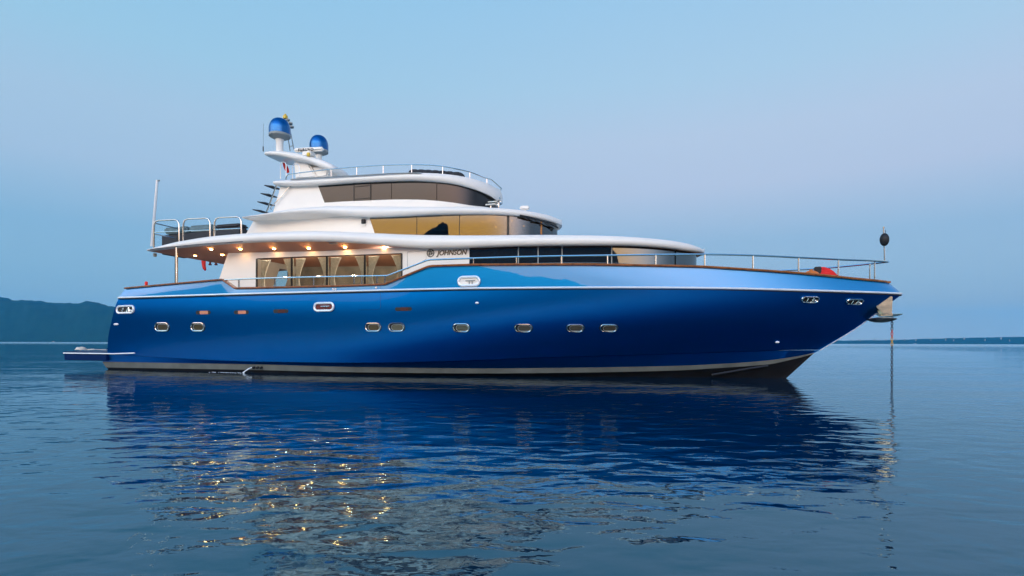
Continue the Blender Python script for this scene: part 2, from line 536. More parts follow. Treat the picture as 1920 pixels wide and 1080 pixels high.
def far_shore():
    """the wooded bank behind the photographer, seen only in the reflections"""
    prof = [(-110, 3), (-60, 3.5), (-40, 4), (-24, 5), (-17, 6.5), (-13, 9.5), (-8, 10.8), (0, 11.2), (8, 10.7), (14, 11.4), (22, 10.8), (30, 11.3), (36.4, 11.1), (36.9, 12.4), (38, 12.8), (41, 13.0), (42.5, 12.6), (43.6, 12.0), (44.8, 11.0), (48, 9.4), (52, 8.8), (57, 9.2), (62, 9.2), (70, 11), (80, 14), (95, 15), (110, 11)]
    mb = MB(); rows = []
    D = 700
    for j in range(9):
        f = j / 8
        row = []
        for i in range(1200):
            az = -110 + 220 * i / 1199
            el = float(np.interp(az, [p[0] for p in prof], [p[1] for p in prof]))
            r = D + 200 * f
            hgt = math.tan(R(el)) * (D + 200 * 0.75) + CAMH
            k = math.sin(min(f / 0.75, 1) * math.pi / 2) if f <= 0.75 else 1 - (f - .75) * 1.5
            X, Y = -math.sin(R(az)) * r, -math.cos(R(az)) * r
            z = hgt * k
            z += (5 * noise.noise(Vector((X * .018, Y * .018, 1))) + 2.2 * noise.noise(Vector((X * .07, Y * .07, 4))) + 1.6 * noise.noise(Vector((X * .2, Y * .2, 9)))) * min(1, 3 * f) * min(1, hgt / 60)
            row.append((X, Y, z if j else -0.5))
        rows.append(row)
    mb.grid(rows)
    o = mb.build('shore', M_SHORE, smooth=60)
    tag(o, 'wooded bank seen mirrored in the yacht', 'shore', kind='structure')
far_shore()

# ------------------------------------------------------------------ the yacht
yacht = empty('motor_yacht', tuple(ORG), -YAW)
tag(yacht, 'large blue motor yacht with white superstructure and tinted windows at anchor', 'yacht')

def beam(Bs, Bm, w0, p, q):
    def B(u):
        u = min(max(u, 0.0), 1.0)
        if u < 0.35:
            k = u / 0.35
            b = Bs + (Bm - Bs) * (1 - (1 - k) ** 2)
        else:
            b = Bm
        if u > w0:
            w = (u - w0) / (1 - w0)
            b *= max(1 - w ** p, 0) ** q
        return max(b, 0.0)
    return B
class Row:
    def __init__(s, stern, stem, Bu, pts=None, smooth=True):
        s.Bu = Bu
        s.xs = on_y(*stern, -Bu(0))[0]
        s.xe = on_y(*stem, 0)[0]
        s.z = None
        if pts is not None:
            pts = [stern] + pts
            P = [hit(px, py, s.Bx) for px, py in pts] + [on_y(*stem, 0)]
            s.z = Curve([p[0] for p in P], [p[2] for p in P], smooth)
    def Bx(s, x):
        return s.Bu((x - s.xs) / (s.xe - s.xs))
    def at(s, u):
        x = s.xs + u * (s.xe - s.xs)
        return (x, -max(s.Bu(u), 0.02), s.z(x))
cap = Row((236, 541), (1665, 530), beam(3.17, 3.488, 0.42, 2.3, 0.805),
          [(418, 525), (441, 541), (480, 540.5), (640, 537), (722, 534), (732, 530), (803, 501), (812, 499.5), (880, 497.5), (1100, 497), (1320, 501), (1500, 513), (1600, 523)], smooth=False)
rub = Row((222, 558), (1690, 551), beam(3.24, 3.50, 0.42, 2.3, 0.80),
          [(260, 557), (490, 550), (660, 545.6), (860, 541), (960, 540), (1160, 539), (1360, 540.5), (1500, 544), (1600, 547)])
knk = Row((201, 664), (1537, 656), beam(3.03, 3.24, 0.36, 1.9, 1.05),
          [(490, 678), (660, 680), (840, 677), (1000, 671), (1240, 664), (1400, 660)])
st_t = Row((192, 678), (1528, 661), beam(2.90, 3.08, 0.33, 1.78, 1.18),
           [(490, 683.5), (660, 688), (860, 690.5), (1060, 689.5), (1260, 686), (1372, 681), (1437, 676), (1494, 668)])
st_b = Row((199, 689), (1524, 664), beam(2.88, 3.05, 0.33, 1.75, 1.20),
           [(490, 694), (660, 698), (860, 700), (1060, 699), (1260, 695), (1340, 690.5), (1437, 683.5), (1494, 672)])
def fixed_row(stern, stem, Bu, z):
    r = Row(stern, stem, Bu)
    r.z = lambda x: z
    return r
wl = fixed_row((203, 693), (1474, 708), beam(2.86, 3.02, 0.32, 1.72, 1.22), 0.0)
kl = fixed_row((212, 705), (1440, 720), beam(2.7, 2.9, 0.30, 1.75, 1.2), -0.7)
# stations: even, denser at the bow, with the breaks of the cap rail put in exactly
us = list(np.linspace(0, 0.6, 120)) + list(0.6 + 0.4 * np.sin(np.linspace(0, math.pi / 2, 90))[1:])
for x in cap.z.x[1:-1]:
    us.append((x - cap.xs) / (cap.xe - cap.xs))
us = sorted(set(round(u, 6) for u in us))
# rows of the topsides between rub rail and knuckle
stern_px = [(222.5, 559), (215, 578), (208.5, 605), (203, 632), (201, 664)]
stem_px = [(1687, 555), (1642, 588), (1603, 616), (1569, 637), (1537, 656)]
top_rows = []
for k, (f, bm_) in enumerate(zip((0.0, 0.25, 0.5, 0.75, 1.0), ((3.20, 3.47, .44, 2.3, .80), (3.24, 3.50, .43, 2.3, .815), (3.20, 3.465, .42, 2.25, .865), (3.13, 3.38, .40, 2.05, .95), (3.03, 3.24, .36, 1.9, 1.05)))):
    Bu = beam(*bm_)
    r = Row(stern_px[k], stem_px[k], Bu)
    r.f = f
    zs0, ze0 = on_y(*stern_px[k], -Bu(0))[2], on_y(*stem_px[k], 0)[2]
    pts = []
    for u in us:
        z = (rub.at(u)[2] - 0.02) * (1 - f) + knk.at(u)[2] * f
        # follow the measured stem near the bow and the measured transom at the stern
        lin = z
        e = max(0, (u - 0.8) / 0.2) ** 2
        g = max(0, (0.06 - u) / 0.06) ** 2
        x = r.xs + u * (r.xe - r.xs)
        z = lin * (1 - e) + ze0 * e if u > 0.8 else lin * (1 - g) + zs0 * g
        pts.append((x, -max(Bu(u), 0.02), z))
    top_rows.append(pts)
def both(rows):
    return [[(x, -y, z) for x, y, z in r] for r in rows]
def row_pts(r, dz=0, dy=0):
    return [(p[0], p[1] + dy if p[1] < -0.1 else p[1], p[2] + dz) for p in (r.at(u) for u in us)]

def refine(rows, n):
    """smooth rows between given rows (quadratic-ish, Catmull-Rom)"""
    out = []
    A = [np.array(r) for r in rows]
    for i in range(len(A) - 1):
        p0, p1, p2, p3 = A[max(i-1, 0)], A[i], A[i+1], A[min(i+2, len(A)-1)]
        for k in range(n):
            t = k / n
            out.append(0.5 * ((2*p1) + (-p0+p2)*t + (2*p0-5*p1+4*p2-p3)*t*t + (-p0+3*p1-3*p2+p3)*t**3))
    out.append(A[-1])
    return out
def sheet(rows, name, mat, smooth=40, stern_close=True, parent=yacht):
    mb = MB()
    rows = [[tuple(p) for p in r] for r in rows]
    mb.grid(rows)
    mb.grid(both(rows))
    # stem strip and transom between the two sides
    if stern_close:
        mb.grid([[r[0], (r[0][0], -r[0][1], r[0][2])] for r in rows])
    mb.grid([[r[-1], (r[-1][0], -r[-1][1], r[-1][2])] for r in rows])
    return mb.build(name, mat, parent, smooth)
hull = sheet(refine(top_rows, 3), 'hull', M_HULL)
# under the knuckle: a small step in, then down to the boot stripe
sheet([[(p[0], p[1] + (0.05 if p[1] < -0.3 else 0), p[2] - 0.012) for p in top_rows[-1]], row_pts(st_t)], 'chine', M_HULL)
sheet([row_pts(st_t, 0, -0.004), row_pts(st_b, 0, -0.004)], 'boot_stripe', M_BOOT)
sheet([row_pts(st_b), row_pts(wl), row_pts(kl)], 'bottom', M_ANTI)
# spray rail low on the bow
sp = [hit(px, py, st_b.Bx) for px, py in ((1335, 703), (1370, 697), (1405, 691), (1440, 686))]
MB().tube([(p[0], p[1] + 0.02, p[2]) for p in sp], 0.035, 6).build('spray_rail', M_FRAME, yacht)

# bulwark above the rub rail, leaning in a little towards the cap
capr = [cap.at(u) for u in us]; rubr = [rub.at(u) for u in us]
def lerp(a, b, t): return tuple(a[i] * (1 - t) + b[i] * t for i in range(3))
bul = []
for t, e in ((0, 0), (0.25, 0.17), (0.5, 0.40), (0.75, 0.68), (1, 1)):
    bul.append([(lerp(a, b, t)[0], a[1] * (1 - e) + b[1] * e, lerp(a, b, t)[2]) for a, b in zip(rubr, capr)])
inner_top = [(x, min(y + 0.12, -0.01), z) for x, y, z in capr]
DECKZ = [min(p[2] - 0.05, q[2] - 0.35) for p, q in zip(rubr, capr)]
inner_bot = [(x, min(y + 0.13, -0.01), dz) for (x, y, z), dz in zip(capr, DECKZ)]
sheet(bul + [inner_top, inner_bot], 'bulwark', M_BULW, smooth=35)
# deck plate
mb = MB()
mb.grid([[(p[0], p[1], p[2]) for p in inner_bot], [(p[0], 0, p[2] + 0.03) for p in inner_bot], [(p[0], -p[1], p[2]) for p in inner_bot]])
mb.build('deck', M_DECK, yacht)
# teak cap rail
def cap_section(p, n):
    x, y, z = p
    w = min(0.085, abs(y) * 0.9 + 0.02)
    return [(x, y - w + 0.02, z - 0.018), (x, y - w, z + 0.012), (x, y - w + 0.02, z + 0.042), (x, y + w * 1.3, z + 0.042), (x, y + w * 1.3, z - 0.018)]
mb = MB()
secs = [cap_section(p, 0) for p in capr]
mb.grid(secs, close_u=True)
mb.grid([[(x, -y, z) for x, y, z in s] for s in secs], close_u=True)
xs_, ys_, zs_ = capr[0]
mb.box((xs_ + 0.06, 0, zs_ + 0.012), (0.16, 2 * abs(ys_), 0.058))
mb.box((capr[-1][0] - 0.02, 0, capr[-1][2] + 0.01), (0.14, 0.16, 0.058))
mb.build('cap_rail', M_TEAK, yacht)
mb = MB()
for sgn in (1, -1):
    mb.tube([(p[0], sgn * (p[1] - 0.01), p[2]) for p in rubr], 0.032, 8)
mb.tube([(rubr[0][0], y, rubr[0][2]) for y in (-3.24, 3.24)], 0.032, 8)
mb.build('rub_rail', M_STRIP, yacht)
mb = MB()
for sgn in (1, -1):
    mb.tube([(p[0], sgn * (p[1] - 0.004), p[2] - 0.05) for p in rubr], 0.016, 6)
mb.build('rub_shade_line', M_BLACK, yacht)  # black bead drawn in as the shade line under the rub rail
# bright strip along the stem
mb = MB()
mb.tube([(r[-1][0] + 0.012, 0, r[-1][2]) for r in refine(top_rows, 3)][3:], 0.022, 6)
mb.build('stem_strip', M_STRIP, yacht)

# swim platform
pl_y = -3.05
a0 = on_y(110, 662, pl_y); a1 = on_y(110, 675, pl_y); b1 = on_y(186, 677, pl_y)
zt, zb = a0[2] + 0.07, a1[2]
x0 = a0[0]; x1 = on_y(262, 662, pl_y)[0]
mb = MB()
out = [(x0 + 0.25, -3.0), (x0 + 0.06, -2.8), (x0, -2.4), (x0 - 0.03, 0), (x0, 2.4), (x0 + 0.06, 2.8), (x0 + 0.25, 3.0), (b1[0] + 0.4, 3.05), (b1[0] + 0.4, -3.05)]
mb.prism([(x, y, zb) for x, y in out], (0, 0, zt - zb))
plat = mb.build('swim_platform', M_PLAT, yacht, bevel=0.02)
mb = MB()
zl = a0[2]
strip = [(x1, -3.26, on_y(248, 662, -3.22)[2]), (b1[0] + 1.0, -3.2, zl), (b1[0] + 0.3, -3.08, zl), (x0 + 0.25, -3.02, zl), (x0 + 0.05, -2.82, zl), (x0 - 0.01, -2.4, zl), (x0 - 0.04, 0, zl)]
mb.tube(strip, 0.028, 8)
mb.build('platform_strip', M_STRIP, plat)
MB().box((x0 + 1.0, 0, zt + 0.006), (1.7, 5.2, 0.012)).build('platform_deck', M_PLAT, plat)

# ---------------- decks and cabins of the superstructure
def plan(Bf, xt, Ln, p=2.0, q=0.5):
    """half beam: Bf(x) (number or function) with a rounded nose of length Ln ending at xt"""
    def B(x):
        b = Bf(x) if callable(Bf) else Bf
        if x > xt: return 0.0
        if x > xt - Ln:
            w = (x - (xt - Ln)) / Ln
            b *= max(1 - w ** p, 0) ** q
        return b
    return B
def fit_tip(Bf, Ln, p, q, px_t, z):
    lo, hi = -10.0, 12.0
    for _ in range(40):
        xt = (lo + hi) / 2
        B = plan(Bf, xt, Ln, p, q)
        m = max(proj((xt - Ln * (1 - math.sin(a)), -B(xt - Ln * (1 - math.sin(a))), z))[0] for a in np.linspace(0, math.pi / 2, 60))
        if m < px_t: lo = xt
        else: hi = xt
    return xt
def stations(x0, xt, Ln, n=60, m=40):
    return list(np.linspace(x0, xt - Ln, n)) + [xt - Ln + Ln * math.sin(a) for a in np.linspace(0, math.pi / 2, m)[1:]]
def sstep(x, a, b):
    t = min(max((x - a) / (b - a), 0), 1)
    return t * t * (3 - 2 * t)

def brow(name, B, xs, ztf, zbf, zsof, inset, parent=yacht, soffit_mat=M_SOFFIT, crown=0.05, face_k=0.45):
    """a moulded deck edge: outer face, rounded lips, flat top; and its soffit as a part of its own"""
    secs = []; sof = []
    for x in xs:
        b = max(B(x), 0.015); zt_, zb_ = ztf(x), zbf(x)
        h = zt_ - zb_
        i = lambda d: -(b - min(d, 0.8 * b))
        secs.append([(x, i(0.13), zb_), (x, i(0.06), zb_ + 0.05*h), (x, i(0.015), zb_ + 0.22*h), (x, -b, zb_ + face_k*h), (x, i(0.025), zb_ + 0.72*h), (x, i(0.08), zb_ + 0.92*h), (x, i(0.17), zt_),
                     (x, i(0.8), zt_ + crown * 0.6), (x, 0, zt_ + crown)])
        zi = zsof(x)
        sof.append([(x, i(0.13), zb_), (x, i(0.24), zb_ + 0.02), (x, i(inset), zi), (x, 0, zi)])
    mb = MB()
    mb.grid(secs); mb.grid([[(x, -y, z) for x, y, z in s] for s in secs])
    s0 = secs[0]
    mb.poly(s0 + [(x, -y, z) for x, y, z in s0[::-1][1:]])
    o = mb.build(name, M_WHITE, parent, 50)
    mb = MB()
    mb.grid(sof); mb.grid([[(x, -y, z) for x, y, z in s] for s in sof])
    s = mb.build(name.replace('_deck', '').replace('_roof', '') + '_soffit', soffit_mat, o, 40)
    return o, s

# --- upper deck (the long brow over the main deck)
xa = on_y(560, 452, -3.3)[0]; xb = on_y(800, 465, -2.8)[0]
Bf1 = lambda x, xa=xa, xb=xb: 3.32 - 0.52 * sstep(x, xa, xb)
tip1 = fit_tip(Bf1, 6.0, 2.2, 0.55, 1321, 4.05)
B1 = plan(Bf1, tip1, 6.0, 2.2, 0.55)
zt1 = curve_from([(275, 466), (300, 459), (335, 450.5), (400, 440.5), (455, 436), (520, 432.5), (600, 431.5), (700, 435.5), (780, 438.5), (880, 439.5), (1040, 438.5), (1160, 441), (1240, 447), (1290, 455), (1318, 466)], B1)
zb1 = curve_from([(275, 470.5), (335, 464), (455, 454.5), (560, 452), (640, 453.5), (700, 458), (760, 463), (800, 464.5), (880, 463.5), (960, 461), (1080, 459.5), (1160, 459.5), (1240, 463.5), (1290, 469.5), (1318, 473.5)], B1)
x1a = on_y(275, 470, -3.32)[0]
WM = 2.50
wtop = curve_from([(428, 474.5), (540, 472), (660, 469.5), (760, 464.5), (860, 462.5)], lambda x: WM)
zso1 = lambda x: min(wtop(x), zb1(x) + 0.03) if x > on_y(428, 475, -WM)[0] else zb1(x) * (1 - sstep(x, x1a, on_y(428, 475, -WM)[0])) + wtop(x) * sstep(x, x1a, on_y(428, 475, -WM)[0])
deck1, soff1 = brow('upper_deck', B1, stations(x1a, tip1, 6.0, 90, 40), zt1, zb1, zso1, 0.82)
# rain groove along the aft quarter
mb = MB()
gp = [hit(px, py, lambda x: B1(x) + 0.004) for px, py in ((282, 467.5), (330, 462), (380, 457.5), (420, 455), (455, 453))]
mb.tube([(p[0], p[1], p[2]) for p in gp], 0.012, 5).build('rain_groove', M_FRAME, deck1)
# --- boat deck (roof of the upper saloon)
xa = on_y(500, 405, -2.75)[0]; xb = on_y(720, 406, -2.5)[0]
Bf2 = lambda x, xa=xa, xb=xb: 2.85 - 0.40 * sstep(x, xa, xb)
tip2 = fit_tip(Bf2, 4.2, 2.2, 0.52, 1053, 5.4)
B2 = plan(Bf2, tip2, 4.2, 2.2, 0.52)
zt2 = curve_from([(453, 405), (480, 401), (520, 394), (560, 388.5), (600, 385), (660, 384.5), (740, 385), (830, 385.5), (900, 386.5), (960, 390), (1010, 397.5), (1040, 406), (1051, 413)], B2)
zb2 = curve_from([(453, 408.5), (480, 406.5), (520, 402), (560, 399.5), (600, 399.5), (650, 403), (690, 406), (740, 405), (800, 402), (880, 400.5), (950, 402), (1000, 407.5), (1035, 415), (1051, 421)], B2)
x2a = on_y(453, 407, -2.85)[0]
WU = 2.20
utop = curve_from([(476, 413.5), (560, 412.5), (640, 410), (692, 406.5), (760, 404.5)], lambda x: WU)
zso2 = lambda x: min(utop(x), zb2(x) + 0.03)
deck2, soff2 = brow('boat_deck', B2, stations(x2a, tip2, 4.2, 70, 40), zt2, zb2, zso2, 0.6, soffit_mat=M_WHITE)
# --- hard top
Bf3 = lambda x: 2.1
tip3 = fit_tip(Bf3, 3.0, 2.2, 0.5, 939, 6.5)
B3 = plan(Bf3, tip3, 3.0, 2.2, 0.5)
zt3 = curve_from([(512, 337), (540, 335), (600, 331), (660, 327.5), (740, 322.5), (790, 321.5), (840, 324.5), (880, 331.5), (910, 341), (930, 352), (937, 359)], B3)
zb3 = curve_from([(512, 345.5), (540, 347), (594, 345.5), (660, 341), (740, 337.5), (800, 338.5), (850, 344), (885, 353), (915, 365), (930, 374), (937, 377)], B3)
x3a = on_y(512, 340, -2.1)[0]
hard, soff3 = brow('hardtop_roof', B3, stations(x3a, tip3, 3.0, 60, 40), zt3, zb3, lambda x: zb3(x) + 0.02, 0.3, soffit_mat=M_WHITE, crown=0.06)
# drip moulding along the hard top
mb = MB()
gp = [hit(px, py, lambda x: B3(x) + 0.012) for px, py in ((545, 336.5), (600, 333), (660, 329.8), (730, 325.5), (790, 324))]
mb.tube(gp, 0.022, 6).build('drip_moulding', M_GREY, hard)

# --- cabins
class Cabin:
    """upright cabin side: plan B, base z and top z as functions of x"""
    def __init__(s, B, xt, Ln, zbot, ztop, lean=0.0):
        s.B, s.xt, s.Ln, s.zb, s.zt, s.lean = B, xt, Ln, zbot, ztop, lean
    def pt(s, x, z, off=0.0):
        b = s.B(x)
        h = (z - s.zb(x)) / max(s.zt(x) - s.zb(x), 0.1)
        return (x, -max(b + off - s.lean * h, 0.0), z)
    def panel(s, name, mat, lo, hi, zlo, zhi, off=0.0, n=24, parent=yacht, rows=3, mirror=True, thick=0.03):
        """a piece between left edge lo=(x bottom, x top) and right edge hi, heights zlo(x), zhi(x)"""
        R_ = []
        for i in range(n + 1):
            t = i / n
            if hi[0] >= s.xt - 1e-6:           # runs round the nose: bunch the stations at the tip
                t = math.sin(t * math.pi / 2)
            xb_ = lo[0] + (hi[0] - lo[0]) * t; xt_ = lo[1] + (hi[1] - lo[1]) * t
            row = []
            for k in range(rows + 1):
                f = k / rows
                x = xb_ + (xt_ - xb_) * f
                z = zlo(xb_) * (1 - f) + zhi(xt_) * f
                row.append(s.pt(x, z, off))
            R_.append(row)
        objs = []
        for sg in ((1, -1) if mirror else (1,)):
            mb = MB()
            out = [[(x, sg * y, z) for x, y, z in r] for r in R_]
            mb.grid(out, flip=(sg < 0))
            inn = [[(x, sg * min(y + thick, 0), z) for x, y, z in r] for r in R_]
            mb.grid(inn, flip=(sg > 0))
            for A in (0, -1):
                mb.grid([[a, b] for a, b in zip(out[A], inn[A])])
                mb.grid([[o[A], i_[A]] for o, i_ in zip(out, inn)])
            objs.append(mb.build(name, mat, parent, 35))
        return objs
    def edge(s, px, py):
        return hit(px, py, s.B)[0]

# main deck cabin: white salon with four windows, then the dark forward windows
tipm = fit_tip(lambda x: WM, 6.0, 2.2, 0.55, 1306, 3.6)
Bm_ = plan(WM, tipm, 6.0, 2.2, 0.55)
decktop = Curve([p[0] for p in capr], DECKZ, False)
main = Cabin(Bm_, tipm, 6.0, lambda x: decktop(x) - 0.02, lambda x: zso1(x) + 0.03 if x < 0 else zb1(x) + 0.04)
e = main.edge
zw_t = curve_from([(480, 485.5), (560, 482), (640, 479.5), (753, 475.5)], Bm_)
wb = on_y(640, 540, -WM)[2] - 0.10
zw_b = lambda x: wb + 0.02 * (x - e(480, 500))
zlo = lambda x: main.zb(x)
zhi = lambda x: main.zt(x)
xA0, xA1 = e(398, 540), e(428, 475)
w0, w1 = e(481.5, 500), e(753.5, 500)
xD = e(880, 480)
main.panel('salon_wall', M_WHITE, (xA0, xA1), (w0, w0), zlo, zhi)
main.panel('salon_wall', M_WHITE, (w0, w0), (w1, w1), zw_t, zhi)
main.panel('salon_wall', M_WHITE, (w0, w0), (w1, w1), zlo, zw_b)
main.panel('salon_wall', M_WHITE, (w1, w1), (xD, xD), zlo, zhi)
# aft bulkhead and interior lining
mb = MB()
za_, zb_ = main.zb(xA0), zhi(xA1)
def xbk(z): return xA0 + (xA1 - xA0) * (z - za_) / (zb_ - za_)
DY0, DY1, DZ = 0.42, 1.12, 4.30            # the glass door at the back of the salon stands open
for y0_, y1_, z0_, z1_ in ((-WM, DY0, za_, zb_), (DY1, WM, za_, zb_), (DY0, DY1, DZ, zb_)):
    mb.poly([(xbk(z0_), y0_, z0_), (xbk(z1_), y0_, z1_), (xbk(z1_), y1_, z1_), (xbk(z0_), y1_, z0_)])
mb.build('aft_bulkhead', M_WHITE, yacht)
lin = MB()
xi0, xi1 = xbk(wb) + 0.12, w1 + 0.5
zi0, zi1 = wb - 0.25, zw_t(0) + 0.42
lin.box(((xi0+xi1)/2, 1.5, (zi0+zi1)/2), (xi1-xi0, 0.05, zi1-zi0))
lin.box((xi1, -0.45, (zi0+zi1)/2), (0.05, 3.8, zi1-zi0 - 0.06))
lin.box(((xi0+xi1)/2, -0.45, zi0), (xi1-xi0, 3.84, 0.05)).box(((xi0+xi1)/2 + 0.3, -0.45, zi1 + 0.05), (xi1-xi0-0.6, 3.84, 0.05))
lin.build('salon_lining', M_INT, yacht, smooth=0)
# the port side wall of the salon has its openings opposite, so daylight shows through
cuts = [w0] + [e(px, 505) for px in (547, 613, 684)] + [w1]
for i in range(4):
    a_, b_ = cuts[i] + 0.012, cuts[i+1] - 0.012
    for win in main.panel('salon_window', M_SALON, (a_, a_), (b_, b_), lambda x: zw_b(x) + 0.015, lambda x: zw_t(x) - 0.015, off=-0.02, n=4, thick=0.008):
        near = win.data.vertices[0].co.y < 0
        if not near:
            continue
        for side in (0, 1):
            mb = MB(); rows_ = []
            zt_, zb_ = zw_t(a_) - 0.03, zw_b(a_)
            for k in range(13):
                f = k / 12
                wdt = 0.46 * (1 - 0.62 * math.sin(min(f / 0.72, 1) * math.pi / 2)) if f < 0.72 else 0.175 + 0.10 * (f - 0.72) / 0.28
                z = zt_ + (zb_ - zt_) * f
                row = []
                for j in range(25):
                    s_ = j / 24
                    x = a_ + 0.03 + wdt * s_ if side == 0 else b_ - 0.03 - wdt * s_
                    row.append((x, -WM + 0.16 + 0.028 * math.sin(s_ * 6 * 2 * math.pi), z))
                rows_.append(row)
            mb.grid(rows_)
            mb.build('curtain', M_CURT, win, 60)
    # dark surround of each window
    mb = MB()
    for xx in (cuts[i], cuts[i+1]):
        mb.box((xx, -WM - 0.002, (zw_t(xx) + zw_b(xx)) / 2), (0.05, 0.05, zw_t(xx) - zw_b(xx)))
    for zf in (zw_t, zw_b):
        mb.tube([(cuts[i] + (cuts[i+1] - cuts[i]) * k / 6, -WM - 0.004, zf(cuts[i] + (cuts[i+1] - cuts[i]) * k / 6)) for k in range(7)], 0.02, 6)
    mb.build('window_frame', M_FRAME, yacht)
# recessed hatch outline on the white wall
hx0, hx1 = e(764, 480), e(799, 480)
hz0, hz1 = hit(780, 504, Bm_)[2], hit(780, 472, Bm_)[2]
mb = MB()
mb.tube([(hx0, -WM - 0.003, hz0), (hx0, -WM - 0.003, hz1), (hx1, -WM - 0.003, hz1 + 0.02), (hx1, -WM - 0.003, hz0 + 0.3), (hx0, -WM - 0.003, hz0)], 0.008, 5)
mb.build('locker_seam', M_GREY, yacht)
# forward windows of the main deck
fw = [880, 972, 1009, 1054, 1147, 1266]
fx = [e(px, 480) for px in fw] + [tipm]
for i in range(len(fx) - 1):
    main.panel('forward_window', M_DKGL, (fx[i] + (0.0 if i == 0 else 0.02), fx[i] + (0.0 if i == 0 else 0.02)), (fx[i+1] - (0.02 if i < 5 else 0), fx[i+1] - (0.02 if i < 5 else 0)), zlo, zhi, n=24 if i > 3 else 8, thick=0.02)
for px in (972, 1009, 1054, 1147):
    x = e(px, 480)
    for sg in (1, -1):
        MB().box((x, -sg * (Bm_(x) - 0.005), (zlo(x) + zhi(x)) / 2), (0.035, 0.03, zhi(x) - zlo(x))).build('window_mullion', M_GREY, yacht)
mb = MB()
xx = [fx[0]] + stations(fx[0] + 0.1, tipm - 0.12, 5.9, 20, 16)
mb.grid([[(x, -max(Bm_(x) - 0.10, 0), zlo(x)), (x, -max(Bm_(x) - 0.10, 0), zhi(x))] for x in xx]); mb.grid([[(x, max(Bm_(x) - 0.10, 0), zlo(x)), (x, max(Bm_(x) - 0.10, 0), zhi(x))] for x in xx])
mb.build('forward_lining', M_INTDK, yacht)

# upper saloon and wheelhouse
tipu = fit_tip(lambda x: WU, 3.6, 2.2, 0.55, 1044, 4.9)
Bu_ = plan(WU, tipu, 3.6, 2.2, 0.55)
upper = Cabin(Bu_, tipu, 3.6, lambda x: zt1(x) - 0.08, lambda x: (zso2(x) if x < on_y(700, 405, -WU)[0] else zb2(x)) + 0.05)
e = upper.edge
zlo2, zhi2 = (lambda x: upper.zb(x)), (lambda x: upper.zt(x))
lo = (e(703.5, 436) + 0.05, e(694, 405) - 0.05)
xu0, xu1 = e(452, 440), e(477, 413)
upper.panel('upper_wall', M_WHITE, (xu0, xu1), lo, zlo2, zhi2)
mb = MB()
mb.poly([(xu0, -WU, zlo2(xu0)), (xu1, -WU, zhi2(xu1)), (xu1, WU, zhi2(xu1)), (xu0, WU, zlo2(xu0))])
mb.build('upper_bulkhead', M_WHITE, yacht)
ue = [lo] + [(e(px, 425),) * 2 for px in (781.5, 861.5, 951)] + [(e(1014, 425),) * 2, (tipu, tipu)]
G = 0.012
for i in range(5):
    a_ = ue[i] if i == 0 else (ue[i][0] + G, ue[i][1] + G)
    b_ = ue[i+1] if i == 4 else (ue[i+1][0] - G, ue[i+1][1] - G)
    upper.panel('wheelhouse_window', M_WHEEL, a_, b_, zlo2, zhi2, n=20, thick=0.01)
for px, wd, mt in ((781.5, 0.03, M_FRAME), (861.5, 0.05, M_FRAME), (951, 0.13, M_FRAME), (1014, 0.09, M_TEAK)):
    x = e(px, 425)
    for sg in (1, -1):
        MB().box((x, -sg * (Bu_(x) - 0.022), (zlo2(x) + zhi2(x)) / 2), (wd, 0.03, zhi2(x) - zlo2(x))).build('window_mullion', mt, yacht)
mb = MB()
xx = stations(lo[0] - 0.3, tipu - 0.9, 2.9, 20, 16)
zc = [zhi2(x) - 0.02 for x in xx]
mb.grid([[(x, 0.3, zlo2(x)), (x, 0.3, z)] for x, z in zip(xx, zc)])
mb.grid([[(x, -max(Bu_(x) - 0.1, 0), z), (x, 0.3, z)] for x, z in zip(xx, zc)])
mb.grid([[(x, -max(Bu_(x) - 0.1, 0), zlo2(x) + .1), (x, 0.3, zlo2(x) + .1)] for x in xx])
mb.build('wheelhouse_lining', M_INT, yacht, smooth=0)
for px, py in ((905, 416.5), (930, 425.5), (960, 414), (982, 424)):
    p = on_y(px, py, -0.9)
    MB().ellipsoid(p, (0.03, 0.03, 0.02), 10, 6).build('cabin_light', M_LAMPW, yacht)
# small black lamp on the upper wall
p = hit(683, 416, Bu_)
mb = MB().box((p[0], p[1] - 0.05, p[2]), (0.14, 0.10, 0.16))
fl = mb.build('flood_light', M_BLACK, yacht, bevel=0.015)
MB().box((p[0], p[1] - 0.01, p[2] - 0.11), (0.16, 0.08, 0.08)).build('bracket', M_WHITE, fl, bevel=0.01)

# sky lounge
WS = 1.85
tips = fit_tip(lambda x: WS, 2.6, 2.2, 0.5, 931, 6.0)
Bs_ = plan(WS, tips, 2.6, 2.2, 0.5)
lounge = Cabin(Bs_, tips, 2.6, lambda x: zt2(x) - 0.10, lambda x: zb3(x) + 0.06)
e = lounge.edge
zl3, zh3 = (lambda x: lounge.zb(x)), (lambda x: lounge.zt(x))
xs0, xs1 = e(506, 396), e(527, 346)
zwb3 = curve_from([(608, 380), (660, 377), (735, 374.3), (790, 374.5), (850, 380), (885, 385.5), (920, 390)], Bs_)
wl0, wl1 = e(608.5, 380), e(595.5, 346)
wlb = wl0 - (wl1 - wl0) / (zh3(wl1) - zwb3(wl0)) * (zwb3(wl0) - zl3(wl0))
lounge.panel('lounge_wall', M_WHITE, (xs0, xs1), (wlb, wl1), zl3, zh3)
lounge.panel('lounge_wall', M_WHITE, (wlb, wl0), (tips, tips), zl3, zwb3, n=40)
mb = MB()
mb.poly([(xs0, -WS, zl3(xs0)), (xs1, -WS, zh3(xs1)), (xs1, WS, zh3(xs1)), (xs0, WS, zl3(xs0))])
mb.build('lounge_bulkhead', M_WHITE, yacht)
se = [(wl0, wl1)] + [(e(px, 360),) * 2 for px in (664, 695, 734, 819)] + [(tips, tips)]
